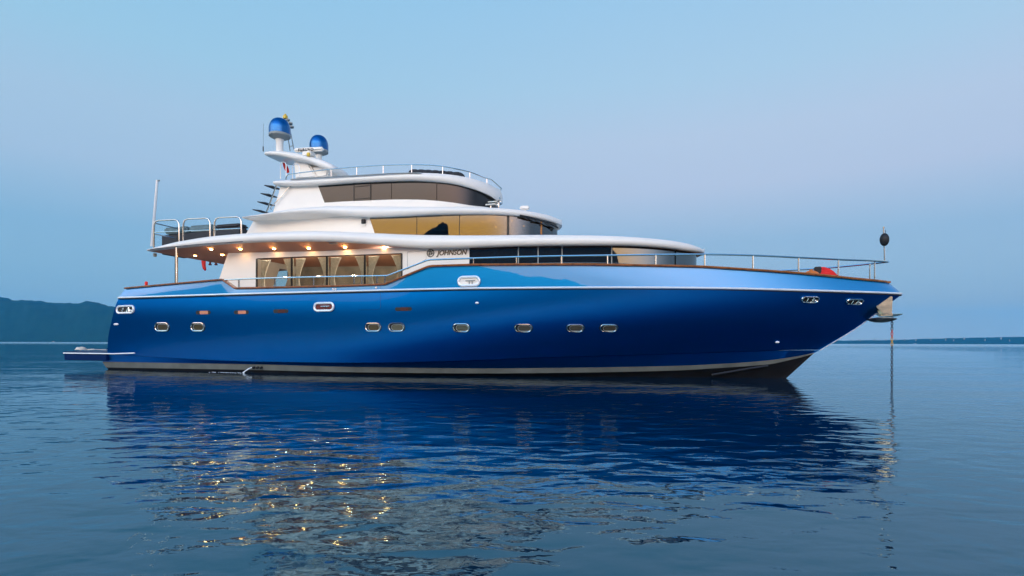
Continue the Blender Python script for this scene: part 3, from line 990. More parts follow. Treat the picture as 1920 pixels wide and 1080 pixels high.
for i in range(5):
    a_ = se[i] if i == 0 else (se[i][0] + 0.01, se[i][1] + 0.01)
    b_ = se[i+1] if i == 4 else (se[i+1][0] - 0.01, se[i+1][1] - 0.01)
    lounge.panel('lounge_window', M_LNGL, a_, b_, zwb3, zh3, off=0.0 if i != 1 else 0.012, n=20, thick=0.02)
mb = MB()
for xx in (se[1][0], se[2][0]):
    mb.box((xx, -WS - 0.012, (zwb3(xx) + zh3(xx)) / 2), (0.03, 0.03, zh3(xx) - zwb3(xx)))
for zf in (lambda x: zwb3(x) + 0.07, lambda x: zh3(x) - 0.16):
    xm = (se[1][0] + se[2][0]) / 2
    mb.box((xm, -WS - 0.013, zf(xm)), (se[2][0] - se[1][0], 0.03, 0.03))
mb.build('window_hatch', M_FRAME, yacht)
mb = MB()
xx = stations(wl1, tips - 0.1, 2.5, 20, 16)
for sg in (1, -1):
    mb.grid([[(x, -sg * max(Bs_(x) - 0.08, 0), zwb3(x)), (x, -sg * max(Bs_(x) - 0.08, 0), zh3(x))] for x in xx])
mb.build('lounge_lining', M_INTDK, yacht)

# ---------------- rails and posts
def smooth_path(P, n=6):
    P = [np.array(p, float) for p in P]
    out = []
    for i in range(len(P) - 1):
        p0, p1, p2, p3 = P[max(i-1, 0)], P[i], P[i+1], P[min(i+2, len(P)-1)]
        for k in range(n):
            t = k / n
            out.append(0.5 * ((2*p1) + (-p0+p2)*t + (2*p0-5*p1+4*p2-p3)*t*t + (-p0+3*p1-3*p2+p3)*t**3))
    out.append(P[-1])
    return out
Brail = lambda x: max(cap.Bx(x) - 0.03, 0)
aft_rail = [hit(px, py, Brail) for px, py in ((418, 525), (470, 522.5), (560, 520), (660, 518), (726, 517), (732, 515), (800, 488.5), (808, 487), (880, 484.5))]
xr_tip = on_y(1661, 491, 0)
def fore(px, py): return hit(px, py, Brail)
zr = curve_from([(880, 484.5), (960, 482), (1055, 480), (1160, 478.5), (1320, 477), (1400, 478.5), (1500, 483), (1580, 487)], Brail)
rail_fwd = []
xe = aft_rail[-1][0]
for i in range(1, 60):
    x = xe + (cap.xe + 0.02 - xe) * math.sin(i / 59 * math.pi / 2)
    zz = zr(x) if x < zr.x[-1] else zr.z[-1] + (xr_tip[2] - zr.z[-1]) * (x - zr.x[-1]) / (cap.xe - zr.x[-1])
    rail_fwd.append((x, -Brail(x), zz))
rail_fwd[-1] = (xr_tip[0], 0, xr_tip[2])
mb = MB()
for sg in (1, -1):
    mb.tube([(p[0], sg * p[1], p[2]) for p in aft_rail] + [(p[0], sg * p[1], p[2]) for p in rail_fwd], 0.028, 8)
guard = mb.build('guard_rail', M_STEEL, yacht)
rail_all = aft_rail + rail_fwd
rail_z = Curve([p[0] for p in rail_all], [p[2] for p in rail_all], False)
for px, py in ((448, 533), (516, 533), (588, 530), (664, 528), (678, 527), (707, 526), (722, 525), (887.5, 491), (968, 490), (1052.5, 489), (1139, 488), (1229.5, 490), (1321.5, 490), (1412, 494), (1497.5, 500), (1572, 505)):
    p = hit(px, py, Brail)
    for sg in (1, -1):
        x = p[0]
        zc_ = cap.z(x)
        MB().tube([(x, sg * p[1], zc_ + 0.03), (x, sg * p[1], rail_z(x))], 0.024, 8).build('rail_post', M_STEEL, guard)
for px, sg in ((1640, 1), (1631, -1)):
    x = on_y(px, 520, -0.25 * sg)[0]
    MB().tube([(x, -0.25 * sg, cap.z(x) + .03), (x, -0.25 * sg, rail_z(x))], 0.024, 8).build('rail_post', M_STEEL, guard)
# jack staff
jx = xr_tip[0] - 0.03
ztop_ = on_y(1657, 428, 0)[2]
MB().tube([(jx, 0, xr_tip[2]), (jx - 0.03, 0, ztop_)], 0.024, 8).lathe([(0.001, 0), (0.03, 0.01), (0.03, 0.04), (0.001, 0.05)], (jx - 0.03, 0, ztop_), 10).build('jack_staff', M_STEEL, yacht)
pb = on_y(1655, 451, -0.03)
ball = MB().ellipsoid((0, 0, 0), (0.125, 0.125, 0.195), 24, 16)
ball.tube([(0.03, 0.03, 0.18), (0.035, 0.03, 0.30)], 0.008, 6)
o = ball.build('anchor_ball', M_BLACK); o.location = boat_to_world((pb[0], pb[1] - 0.15, pb[2])); o.rotation_euler = (0, 0, -YAW)
tag(o, 'black anchor ball hung on the bow staff', 'signal ball')

# hardtop rail
B3r = lambda x: max(B3(x) - 0.14, 0)
rz = curve_from([(541, 327), (560, 324.5), (620, 317.5), (700, 311.2), (770, 309), (820, 311), (880, 322.5), (908, 333.5)], B3r)
x0r = rz.x[0]
tip3r = tip3 - 0.16
pts = []
for i in range(60):
    x = x0r + (tip3r - x0r) * math.sin(i / 59 * math.pi / 2)
    pts.append((x, -B3r(x) if i < 59 else 0, rz(x)))
mb = MB()
for sg in (1, -1):
    q = [(p[0], sg * p[1], p[2]) for p in pts]
    q = [(q[0][0] - 0.12, q[0][1], zt3(x0r) + 0.02), (q[0][0] - 0.10, q[0][1], q[0][2] - 0.08)] + q
    mb.tube(q, 0.02, 8)
hr = mb.build('hardtop_rail', M_STEEL, yacht)
for px in (621, 669, 718.5, 772, 830, 881, 913):
    p = hit(px, 318 if px < 860 else 332, B3r)
    for sg in (1, -1):
        MB().tube([(p[0], sg * p[1], zt3(p[0]) - 0.02), (p[0], sg * p[1], rz(p[0]))], 0.017, 8).build('rail_post', M_STEEL, hr)
# low row of dark cushions seen on the hardtop
p = on_y(785, 319, -1.0); q = on_y(862, 324, -1.0)
mb = MB()
zc = zt3((p[0]+q[0])/2)
for i in range(7):
    x = p[0] + (q[0] - p[0]) * i / 6
    mb.ellipsoid((x, -1.2, on_y(785 + 77 * i / 6, 319.5 + 5 * (i / 6) ** 1.6, -1.2)[2] - 0.12), (0.26, 0.35, 0.14), 14, 8)
o = place(mb.build('seat_cushions', M_SOFA), (p[0], -1.2, zc))
tag(o, 'dark seat cushions lying on the hardtop behind its rail', 'cushions')

# upper aft deck: three hoops, stern light pole
AY = -2.95
Bh = lambda x: B1(x) - 0.22
for (pl, pr, pt_, pbl, pbr, pm) in ((288.5, 336, 413.5, 458, 454, 436), (343.5, 394, 410.5, 452, 445, 433.5), (402, 452.5, 408, 443, 436, 430.5)):
    P = [hit(px, py, Bh) for px, py in ((pl, pbl), (pl + 0.5, pt_ + 9), (pl + 3, pt_ + 2.5), (pl + 9, pt_), (pr - 8, pt_ - 1.5), (pr - 2.5, pt_ + 0.5), (pr, pt_ + 7), (pr, pbr))]
    P[0][2] = zt1(P[0][0]) - 0.03; P[-1][2] = zt1(P[-1][0]) - 0.03
    for sg in (1, -1):
        mb = MB().tube([(p[0], sg * p[1], p[2]) for p in P], 0.03, 8)
        h_ = mb.build('deck_hoop', M_STEEL, yacht, 60)
        a_, b_ = hit(pl, pm, Bh), hit(pr, pm - 2.5, Bh)
        MB().tube([(a_[0], sg * a_[1], a_[2]), (b_[0], sg * b_[1], b_[2])], 0.02, 8).build('cross_bar', M_STEEL, h_)
# rail across the stern of that deck
a_ = hit(288.5, 418, Bh); 
mb = MB()
for zz in (a_[2], a_[2] - 0.42):
    mb.tube([(a_[0], a_[1], zz), (a_[0] - 0.05, 0, zz), (a_[0], -a_[1], zz)], 0.022, 8)
mb.build('stern_deck_rail', M_STEEL, yacht)
p0, p1 = on_y(284.5, 462, -3.1), on_y(295, 338, -3.1)
sp_ = MB().tube([p0, p1], [0.055, 0.045], 10).build('stern_pole', M_STRIP, yacht)
MB().box((p1[0] + 0.05, p1[1], p1[2] - 0.02), (0.10, 0.05, 0.05)).build('pole_lamp', M_GREY, sp_)
p = on_y(290.5, 478, -3.0)
MB().box((p[0], p[1], p[2]), (0.11, 0.11, 0.14)).build('deck_camera', M_GREY, yacht, bevel=0.02)
# sofa on the aft upper deck
s0, s1 = on_y(302.5, 440, -1.9), on_y(449, 432, -1.9)
zf = zt1(s0[0] + 1) - 0.05
st = thing_at('deck_sofa', ((s0[0]+s1[0])/2, -1.5, zf))
tag(st, 'charcoal sofa with grey teal cushions on the aft upper deck', 'sofa')
org = ((s0[0]+s1[0])/2, -1.5, zf)
zc = on_y(360, 435, -1.9)[2]; ztp = on_y(360, 423, -1.9)[2]
n3 = 3
wdt = (s1[0] - s0[0])
mb = MB()
mb.prism([(s0[0], -1.9, zt1(s0[0]) + 0.03), (s1[0], -1.9, zt1(s1[0]) + 0.03), (s1[0], -1.9, zc + 0.03), (s0[0], -1.9, zc - 0.05)], (0, 1.1, 0))
shift(mb.build('sofa_base', M_SOFA, st, bevel=0.03), org)
for i in range(3):
    xa_, xb_ = s0[0] + 0.06 + wdt * i / 3, s0[0] + wdt * (i + 1) / 3 - 0.06
    mb = MB().box(((xa_+xb_)/2, -1.6, (zc+ztp)/2 + 0.02), (xb_-xa_, 0.55, ztp - zc - 0.02 + (0.02 if i < 2 else -0.06)))
    o = shift(mb.build('back_cushion', M_TEAL if i < 2 else M_SOFA, st, bevel=0.07), org)

# soffit downlights over the side deck and cockpit
def downlight(p, r=0.052, name='ceiling_light'):
    o = MB().lathe([(r, 0.0), (r, -0.012), (r * 0.6, -0.02)], p, 18).build(name, M_LAMP, soff1)
    return o
li = bpy.data.lights.new('downlight', 'SPOT'); li.spot_size = R(165); li.spot_blend = 0.6; li.energy = 1.2; li.color = (1.0, 0.62, 0.32); li.shadow_soft_size = 0.03
def soffit_z(x, y):
    b = B1(x)
    yo, yi = -(b - 0.24), -(b - 0.82)
    t = min(max((y - yo) / (yi - yo), 0), 1)
    return (zb1(x) + 0.02) * (1 - t) + zso1(x) * t
for px, py in ((396, 467.5), (451, 467), (514, 466.5), (579, 465.5), (647, 463.5), (720.5, 463.5)):
    o_, d_ = ray(px, py)
    best = None
    for y in np.linspace(-3.1, -2.3, 161):
        t = (y - o_[1]) / d_[1]; p = o_ + t * d_
        g = abs(p[2] - soffit_z(p[0], y))
        if best is None or g < best[0]: best = (g, p)
    p = best[1]
    downlight((p[0], p[1], soffit_z(p[0], p[1])))
    lo_ = bpy.data.objects.new('downlight', li); COL.objects.link(lo_); lo_.parent = yacht; lo_.location = (p[0], p[1], soffit_z(p[0], p[1]) - 0.04)
for px, py in ((366, 479), (417, 477.5)):
    o_, d_ = ray(px, py)
    best = None
    for y in np.linspace(-2.4, 2.4, 241):
        p = o_ + (y - o_[1]) / d_[1] * d_
        g = abs(p[2] - soffit_z(p[0], y))
        if best is None or g < best[0]: best = (g, p)
    p = best[1]
    downlight((p[0], p[1], soffit_z(p[0], p[1])), 0.05)
    lo_ = bpy.data.objects.new('downlight', li); COL.objects.link(lo_); lo_.parent = yacht; lo_.location = (p[0], p[1], soffit_z(p[0], p[1]) - 0.04)
p = on_y(627, 463, -2.9)
MB().box((p[0], -2.92, soffit_z(p[0], -2.92) - 0.01), (0.28, 0.22, 0.03)).build('soffit_hatch', M_GREY, soff1, bevel=0.005)
# unseen fill lamps added above the windows to brighten the salon
li2 = bpy.data.lights.new('salon_fill_light', 'POINT'); li2.energy = 50; li2.color = (1.0, 0.95, 0.86); li2.shadow_soft_size = 0.06
for f in (0.12, 0.37, 0.62, 0.87):
    lo_ = bpy.data.objects.new('salon_fill_light', li2); COL.objects.link(lo_); lo_.parent = yacht
    xl = w0 + (w1 - w0) * f
    lo_.location = (xl, -2.15, zw_t(xl) + 0.14)
li3 = bpy.data.lights.new('wheelhouse_light', 'POINT'); li3.energy = 8; li3.color = (1.0, 0.70, 0.36); li3.shadow_soft_size = 0.2
for px in (830, 920):
    p = on_y(px, 418, -1.0)
    lo_ = bpy.data.objects.new('wheelhouse_light', li3); COL.objects.link(lo_); lo_.parent = yacht; lo_.location = (p[0], -0.9, p[2] + 0.1)

# cockpit post under the overhang
p0 = hit(328.5, 528, Brail)
MB().tube([(p0[0], p0[1] + 0.05, cap.z(p0[0])), (p0[0], p0[1] + 0.05, zb1(p0[0]) + 0.05)], 0.055, 12).build('cockpit_post', M_STEEL, yacht)
# things hung under the overhang
def hang_flag():
    p = on_y(381.5, 486, 0.8)
    mb = MB(); rows_ = []
    for k in range(9):
        f = k / 8
        z = p[2] + 0.08 - 0.62 * f
        x = p[0] + 0.10 * f * f
        r = 0.10 * (1 - 0.35 * f) * (0.4 + 0.6 * math.sin(min(1, f * 3 + 0.2) * math.pi / 2)) * (1 if k < 8 else 0.3)
        rows_.append([(x + r * math.cos(a) * (1 + .25 * math.sin(3 * a + 4 * f)), 0.8 + r * math.sin(a), z) for a in np.linspace(0, 2 * math.pi, 14)[:-1]])
    mb.grid(rows_, close_u=True); mb.poly(rows_[0][::-1]); mb.poly(rows_[-1])
    o = place(mb.build('rolled_flag', M_RED, smooth=60), (p[0], 0.8, p[2]))
    tag(o, 'rolled red flag hanging under the aft overhang', 'flag')
hang_flag()
for px, lab in ((394, 'small dark lantern under the aft overhang, beside the rolled red flag'), (405, 'small dark lantern under the aft overhang, nearest the white cabin wall')):
    p = on_y(px, 491, 0.8)
    mb = MB().tube([(p[0], 0.8, p[2] + 0.18), (p[0], 0.8, p[2] + 0.02)], 0.012, 6).lathe([(0.03, 0.02), (0.05, -0.02), (0.045, -0.09), (0.075, -0.12), (0.07, -0.15), (0.02, -0.16)], (p[0], 0.8, p[2]), 12)
    o = place(mb.build('hanging_lantern', M_MAROON), (p[0], 0.8, p[2]))
    tag(o, lab, 'lantern', 'lanterns under the overhang')
p = hit(273, 537, Brail)
zc = cap.z(p[0]) + 0.042
mb = MB().lathe([(0.05, 0), (0.055, 0.02), (0.05, 0.06), (0.055, 0.12), (0.045, 0.16), (0.02, 0.17)], (p[0], p[1] + 0.03, zc), 14)
o = place(mb.build('stern_lantern', M_RED), (p[0], p[1] + 0.03, zc))
tag(o, 'small red lantern standing on the stern cap rail', 'lantern')

# ---------------- openings in the hull
def topside(px, py):
    """point on the topsides under a picture position: intersect with the refined rows"""
    o_, d_ = ray(px, py)
    best = None
    for A, Bq in zip(REF[:-1], REF[1:]):
        for i in range(len(A) - 1):
            pass
    return None
REF = [np.array(r) for r in refine(top_rows, 3)]
BREF = [np.array(r) for r in bul]
def surf_hit(px, py, rows):
    o_, d_ = ray(px, py)
    bestp = None; bestn = None; bt = 1e9
    for A, Bq in zip(rows[:-1], rows[1:]):
        mn = np.minimum(A[:-1], A[1:]); 
        for i in range(len(A) - 1):
            for tri in ((A[i], A[i+1], Bq[i+1]), (A[i], Bq[i+1], Bq[i])):
                e1, e2 = tri[1] - tri[0], tri[2] - tri[0]
                h = np.cross(d_, e2); a = e1 @ h
                if abs(a) < 1e-12: continue
                s_ = o_ - tri[0]; u_ = (s_ @ h) / a
                if u_ < -1e-6 or u_ > 1 + 1e-6: continue
                q = np.cross(s_, e1); v_ = (d_ @ q) / a
                if v_ < -1e-6 or u_ + v_ > 1 + 1e-6: continue
                t = (e2 @ q) / a
                if 0 < t < bt:
                    n = np.cross(e1, e2); n /= np.linalg.norm(n)
                    if n[1] > 0: n = -n
                    bt, bestp, bestn = t, o_ + t * d_, n
    return bestp, bestn
def stadium(w, h, n=10):
    r = h / 2; c = w / 2 - r
    P = [(c + r * math.cos(a), r * math.sin(a)) for a in np.linspace(-math.pi/2, math.pi/2, n)]
    P += [(-c + r * math.cos(a), r * math.sin(a)) for a in np.linspace(math.pi/2, 3*math.pi/2, n)]
    return P
def frame_at(p, n):
    n = Vector(n); xax = Vector((n.y, -n.x, 0)).normalized() * -1
    if xax.x < 0: xax = -xax
    zax = xax.cross(n) * -1
    if zax.z < 0: zax = -zax
    return Vector(p), xax, zax, n
def sweep_ring(mb, fr, w, h, rad, lift, n=10, ring=8):
    c, xa_, za_, nn = fr
    P = [c + xa_ * a + za_ * b + nn * lift for a, b in stadium(w, h, n)]
    mb.tube(P, rad, ring, closed=True)
def disc(mb, fr, w, h, lift, n=10):
    c, xa_, za_, nn = fr
    mb.poly([c + xa_ * a + za_ * b + nn * lift for a, b in stadium(w, h, n)])
def px_size(p, w_px):
    w = ORG + p[0] * ux + p[1] * vy
    return w_px * w[1] / F
def opening(kind, px, py, wpx, hpx, rows, name, label=None):
    p, n = surf_hit(px, py, rows)
    if p is None:
        print('MISS', px, py); return
    fr = frame_at(p, n)
    yaw_k = max(0.55, abs(n @ np.array([0, -1, 0])))
    # foreshortening of the surface as seen from the camera
    dv = ray(px, py)[1]; dv = dv / np.linalg.norm(dv)
    w = px_size(p, wpx) / max(0.5, math.sqrt(max(0, 1 - (np.array(fr[1]) @ dv) ** 2)))
    h = px_size(p, hpx)
    if kind == 'porthole':
        mb = MB(); sweep_ring(mb, fr, w * 0.92, h * 0.89, h * 0.075, 0.012)
        f_ = mb.build(name, M_STEEL, hull)
        mb = MB(); disc(mb, fr, w * 0.86, h * 0.80, 0.003); mb.build('recess_disc', M_BLACK, f_, smooth=0)  # flat black disc paints in the shade of a deep recess
        c, xa_, za_, nn = fr
        fr2 = (c + xa_ * w * 0.045 - za_ * h * 0.03, xa_, za_, nn)
        mb = MB(); disc(mb, fr2, w * 0.68, h * 0.64, 0.007); mb.build('pane', M_PORT, f_, smooth=0)
        mb = MB(); sweep_ring(mb, fr2, w * 0.70, h * 0.66, h * 0.028, 0.008); mb.build('inner_ring', M_GREY, f_)
        mb = MB(); sweep_ring(mb, fr, w * 1.02, h * 1.0, h * 0.035, 0.001); mb.build('outer_ring', M_BLACK, f_)  # thin black ring round the porthole rim
    elif kind == 'hawse':
        mb = MB(); sweep_ring(mb, fr, w * 0.88, h * 0.80, h * 0.13, 0.02)
        f_ = mb.build(name, M_STRIP if label != 'steel' else M_STEEL, hull)
        mb = MB(); disc(mb, fr, w * 0.86, h * 0.78, 0.008); mb.build('recess_disc', {'red': M_MAROON, 'white': M_WHITE, 'dark': M_BLACK, 'steel': M_BLACK}[label], f_, smooth=0)
        c, xa_, za_, nn = fr
        mb = MB()
        if label in ('red', 'white'):
            mb.tube([c + xa_ * w * -0.14 + za_ * h * 0.06 + nn * .03, c + xa_ * w * 0.27 + za_ * h * 0.06 + nn * .03], h * 0.045, 8)
            for a in (0.02, 0.14):
                mb.tube([c + xa_ * w * a + za_ * h * 0.05 + nn * .03, c + xa_ * w * a - za_ * h * 0.27 + nn * .015], h * 0.05, 8)
        else:
            for a, tlt in ((-0.16, 0.04), (0.08, 0.10), (0.24, -0.05)):
                mb.tube([c + xa_ * w * a - za_ * h * 0.25 + nn * .03, c + xa_ * w * (a + tlt) + za_ * h * 0.22 + nn * .03], h * 0.10, 8)
            mb.ellipsoid(c + xa_ * w * 0.22 - za_ * h * 0.12 + nn * 0.02, (w * 0.12, 0.03, h * 0.14), 10, 6)
        mb.build('cleat', M_STEEL if label != 'white' else M_GREY, f_)
    elif kind == 'vent':
        mb = MB(); disc(mb, fr, w, h, 0.003); f_ = mb.build(name, M_BLACK, hull, smooth=0)
        c, xa_, za_, nn = fr
        mb = MB()
        P = [c + xa_ * w * (0.05 + a * 0.82) + za_ * b * 0.86 + nn * 0.006 for a, b in stadium(w, h)]
        mb.poly(P); mb.build('vent_plate', label, f_, smooth=0)
    elif kind == 'light':
        c, xa_, za_, nn = fr
        mb = MB().ellipsoid(c + nn * 0.01, (w / 2, 0.03, h / 2), 12, 8)
        f_ = mb.build(name, M_STRIP, hull)
M_PORT = glass_mat('porthole_glass', (0.30, 0.25, 0.14), 1.75)
# porthole panes sit over an olive lining
M_PORT = pmat('porthole_glass_pane', (0.075, 0.062, 0.035), 0.04, ior=1.7)
for px, py, w in ((304, 613, 23), (371, 613, 23), (699.5, 613.5, 29), (743.5, 613.5, 30), (865, 614.5, 32), (981.5, 615, 34), (1078.5, 615, 34), (1141.5, 615, 34)):
    opening('porthole', px, py, w, 17, REF, 'porthole')
opening('hawse', 236, 580.5, 29, 16, REF, 'hawse_ring', 'dark')
opening('hawse', 608, 575.5, 38, 18, REF, 'hawse_ring', 'red')
opening('hawse', 879.5, 527.5, 44, 20, BREF, 'hawse_ring', 'white')
opening('hawse', 1518.5, 561.5, 31, 14, REF, 'hawse_ring', 'steel')
opening('hawse', 1602, 565.5, 28, 13, REF, 'hawse_ring', 'steel')
M_VDARK = pmat('dark_red_vent', (0.06, 0.012, 0.010), 0.4)
for px, py, w, mt in ((381, 586, 24, M_VENT), (452.5, 585.5, 25, M_VENT), (526.5, 583.5, 26, M_VDARK), (756.5, 579.5, 31, M_VDARK)):
    opening('vent', px, py, w, 7, REF, 'hull_vent', mt)
for px, py in ((218, 608), (894.5, 568), (1457, 641)):
    opening('light', px, py, 7, 4.5, REF, 'hull_light')
for px, py in ((625, 542.5), (629.5, 542.5), (705.5, 539.5)):
    opening('light', px, py, 4, 4, BREF, 'hull_light')
# side boarding gate: fine seams in bulwark and topsides
def seam(pts, rows, name='gate_seam'):
    P = []
    for px, py in pts:
        p, n = surf_hit(px, py, rows)
        if p is not None: P.append(p + n * 0.001)
    MB().tube(P, 0.006, 5).build(name, M_SEAM, hull)
M_SEAM = pmat('dark_blue_seam', (0.002, 0.02, 0.10), 0.4)
seam([(713.5, 549), (713.5, 562), (713.5, 577), (710, 580), (690, 581), (672, 581)], REF)
seam([(713.5, 536.5), (713.5, 540), (713.5, 543)], BREF)
# cooling water outlet
p, n = surf_hit(478, 679, REF) if False else (hit(476, 690, st_b.Bx), None)
mb = MB()
for i, dx in enumerate((0.05, 0.22, 0.38)):
    mb.tube([(p[0] + dx, p[1] - 0.03, p[2] + 0.03), (p[0] + dx, p[1] - 0.10, p[2] + 0.0)], 0.045, 8)
mb.build('water_outlet', M_BLACK, yacht)
M_SPRAY = pmat('white_water', (0.75, 0.80, 0.82), 0.2)
mb = MB()
mb.tube([(p[0] - 0.02, p[1] - 0.08, p[2] + 0.02), (p[0] - 0.08, p[1] - 0.16, p[2] - 0.02), (p[0] - 0.16, p[1] - 0.24, p[2] - 0.10), (p[0] - 0.22, p[1] - 0.28, 0.0)], [0.02, 0.025, 0.02, 0.03], 8)
for i in range(26):
    t = i / 25
    mb.ellipsoid((p[0] - 0.25 - 1.4 * t + random.uniform(-.04, .04), p[1] - 0.30 + random.uniform(-.07, .07), 0.003), (random.uniform(.02, .09), random.uniform(.01, .035), 0.006), 8, 4)
o = mb.build('cooling_water', M_SPRAY); o.data.transform(Matrix.Translation(-Vector((p[0], p[1], 0)))); o.location = boat_to_world((p[0], p[1], 0)); o.rotation_euler = (0, 0, -YAW)
tag(o, 'white stream of cooling water and foam below the hull', 'water jet')

# ---------------- mast, radomes, radar
def hitp(px, py, y): return on_y(px, py, y)
YM = -0.55
top = [(553, 334), (549, 303), (574, 302.5), (594, 331)]
mb = MB()
P = [hitp(px, py, -0.45) for px, py in ((553, 336), (549.5, 302), (575, 301), (594, 333))]
mb.prism(P, (0, 0.9, 0))
mast = mb.build('mast', M_WHITE, yacht, bevel=0.06)
mb = MB()
P = [hitp(px, py, -0.35) for px, py in ((594, 333), (583, 312), (618, 312), (612, 331))]
mb.prism(P, (0, 0.7, 0))
mb.build('mast_foot', M_WHITE, mast, bevel=0.05)
# wing: a broad plate, rounded at both ends
tp = [(487.5, 284), (495, 281), (522, 281), (548, 284), (575, 290), (600, 297), (617, 304), (620.5, 310)]
bt_ = [(487.5, 286.5), (495, 290), (522, 293.5), (548, 299.5), (575, 304), (600, 313), (614, 317.5), (620.5, 313)]
rows_ = []
for i, (a, b) in enumerate(zip(tp, bt_)):
    A, Bq = hitp(*a, -0.75), hitp(*b, -0.75)
    hw = (0.45, 0.68, 0.78, 0.80, 0.78, 0.72, 0.60, 0.42)[i]
    zc = (A[2] + Bq[2]) / 2; hh = (A[2] - Bq[2]) / 2; x = (A[0] + Bq[0]) / 2
    rows_.append([(x, hw * math.copysign(abs(math.cos(t)) ** 0.35, math.cos(t)), zc + hh * math.copysign(abs(math.sin(t)) ** 0.6, math.sin(t))) for t in np.linspace(0, 2 * math.pi, 29)[:-1]])
sm = refine([np.array(r) for r in rows_], 4)
mb = MB(); mb.grid([list(r) for r in sm], close_u=True); mb.poly(list(sm[0])[::-1]); mb.poly(list(sm[-1]))
mb.build('mast_wing', M_WHITE, mast, 60)
def radome(px, ptop, pbot, wpx, y, ped_bot, ped_w):
    c = hitp(px, (ptop + pbot) / 2, y)
    k = px_size(c, 1.0)
    r = wpx / 2 * k; H = (pbot - ptop) * k; z0 = c[2] - H / 2
    prof = [(r * 0.99, H * 0.22)]
    for a in np.linspace(0, math.pi / 2, 14):
        prof.append((max(r * math.cos(a) ** 0.80, 0.004), H * 0.45 + H * 0.55 * math.sin(a)))
    d = MB().lathe(prof, (c[0], c[1], z0), 40).build('radome', M_DOME, yacht, 50)
    MB().lathe([(r * 0.42, 0.0), (r * 0.94, H * 0.12), (r * 1.0, H * 0.14), (r * 1.0, H * 0.235), (r * 0.97, H * 0.24)], (c[0], c[1], z0), 40).build('dome_base', M_GREY, d, 30)
    zb_ = hitp(px, ped_bot, y)[2]
    MB().lathe([(ped_w / 2 * k, zb_ - z0 - 0.05), (ped_w / 2 * k, -0.10), (ped_w / 2 * k * 1.15, -0.02), (ped_w / 2 * k * 1.15, 0.02)], (c[0], c[1], z0), 24).build('pedestal', M_WHITE, d, 30)
radome(524.5, 222, 262, 38.5, -0.35, 283, 13.5)
radome(598, 254, 291, 34, 0.15, 300, 11)
# open array radar
p0, p1 = hitp(552.5, 282, -0.6), hitp(606.5, 279.5, -0.6)
c = (p0 + p1) / 2; ln = p1[0] - p0[0]; k = px_size(c, 1)
rot = Matrix.Rotation(-math.atan2(p1[2] - p0[2], ln), 3, 'Y')
mb = MB().box((0, 0, 0), (ln, 0.18, 7.2 * k), None)
rd = mb.build('radar_scanner', M_WHITE, yacht, bevel=0.05)
rd.data.transform(Matrix.Translation(Vector(c)) @ rot.to_4x4())
gb = hitp(579, 290, -0.6)
MB().box((gb[0], -0.6, gb[2]), (0.42, 0.34, 0.22)).lathe([(0.09, -0.2), (0.09, 0.26)], (gb[0], -0.6, gb[2]), 16).build('gearbox', M_WHITE, rd, bevel=0.04)
p = hitp(578, 289.5, -0.80)
MB().box((p[0], -0.80, p[2]), (0.12, 0.06, 0.14)).build('gearbox_lamp', M_YELLOW, rd, bevel=0.01)
def text_mesh(body, size, shear=0.0, offset=0.0, extrude=0.004, spacing=1.0):
    cu = bpy.data.curves.new('t', 'FONT')
    cu.body = body; cu.size = size; cu.shear = shear; cu.offset = offset; cu.extrude = extrude; cu.space_character = spacing
    cu.align_x = 'CENTER'; cu.align_y = 'CENTER'
    to = bpy.data.objects.new('t', cu); COL.objects.link(to)
    dg = bpy.context.evaluated_depsgraph_get(); dg.update()
    me = bpy.data.meshes.new_from_object(to.evaluated_get(dg))
    bpy.data.objects.remove(to); bpy.data.curves.remove(cu)
    return me
def put_text(name, me, mat, c, rot, parent):
    me.materials.clear(); me.materials.append(mat); me.name = name
    me.transform(Matrix.Translation(Vector(c)) @ rot.to_4x4() @ Matrix.Rotation(math.pi / 2, 4, 'X'))
    o = bpy.data.objects.new(name, me); COL.objects.link(o); o.parent = parent
    return o
tw = hitp(573, 280.8, -0.695)
put_text('lettering', text_mesh('FURUNO', 0.155, 0.0, 0.006, 0.003, 1.25), M_BLACK, (tw[0], -0.692, tw[2]), rot, rd)
# signal mast behind: ladder frame, lamps
mb = MB()
pa, pb_ = hitp(544, 283, 0.35), hitp(534, 218, 0.35)
pa2, pb2 = hitp(551, 280, 0.35), hitp(541, 228, 0.35)
mb.tube([pa, pb_], 0.018, 6).tube([pa2, pb2], 0.018, 6)
for f in (0.13, 0.45, 0.8):
    mb.tube([pa + (pb_ - pa) * f, pa2 + (pb2 - pa2) * f], 0.014, 6)
sm_ = mb.build('signal_mast', M_GREY, mast)
p = hitp(535, 219.5, 0.35)
MB().box((p[0], 0.35, p[2]), (0.16, 0.14, 0.14)).lathe([(0.05, 0.07), (0.05, 0.12), (0.02, 0.14)], (p[0], 0.35, p[2]), 12).build('masthead_lamp', M_YELLOW, sm_, bevel=0.015)
for px, py, w in ((540, 225, .10), (544, 231.5, 0.13), (546, 238, 0.14)):
    p = hitp(px, py, 0.35)
    MB().lathe([(w * .5, -0.05), (w * .8, -0.03), (w * .8, 0.03), (w * .4, 0.05)], (p[0], 0.35, p[2]), 12).build('signal_lamp', M_GREY, sm_)
p = hitp(493.5, 277, -0.6)
MB().tube([(p[0], -0.6, p[2] - 0.15), (p[0], -0.6, p[2] + 0.05)], 0.022, 8).tube([(p[0], -0.6, p[2] + .05), (p[0] + .01, -0.6, p[2] + 1.0)], 0.005, 5).build('whip_aerial', M_FRAME, mast)
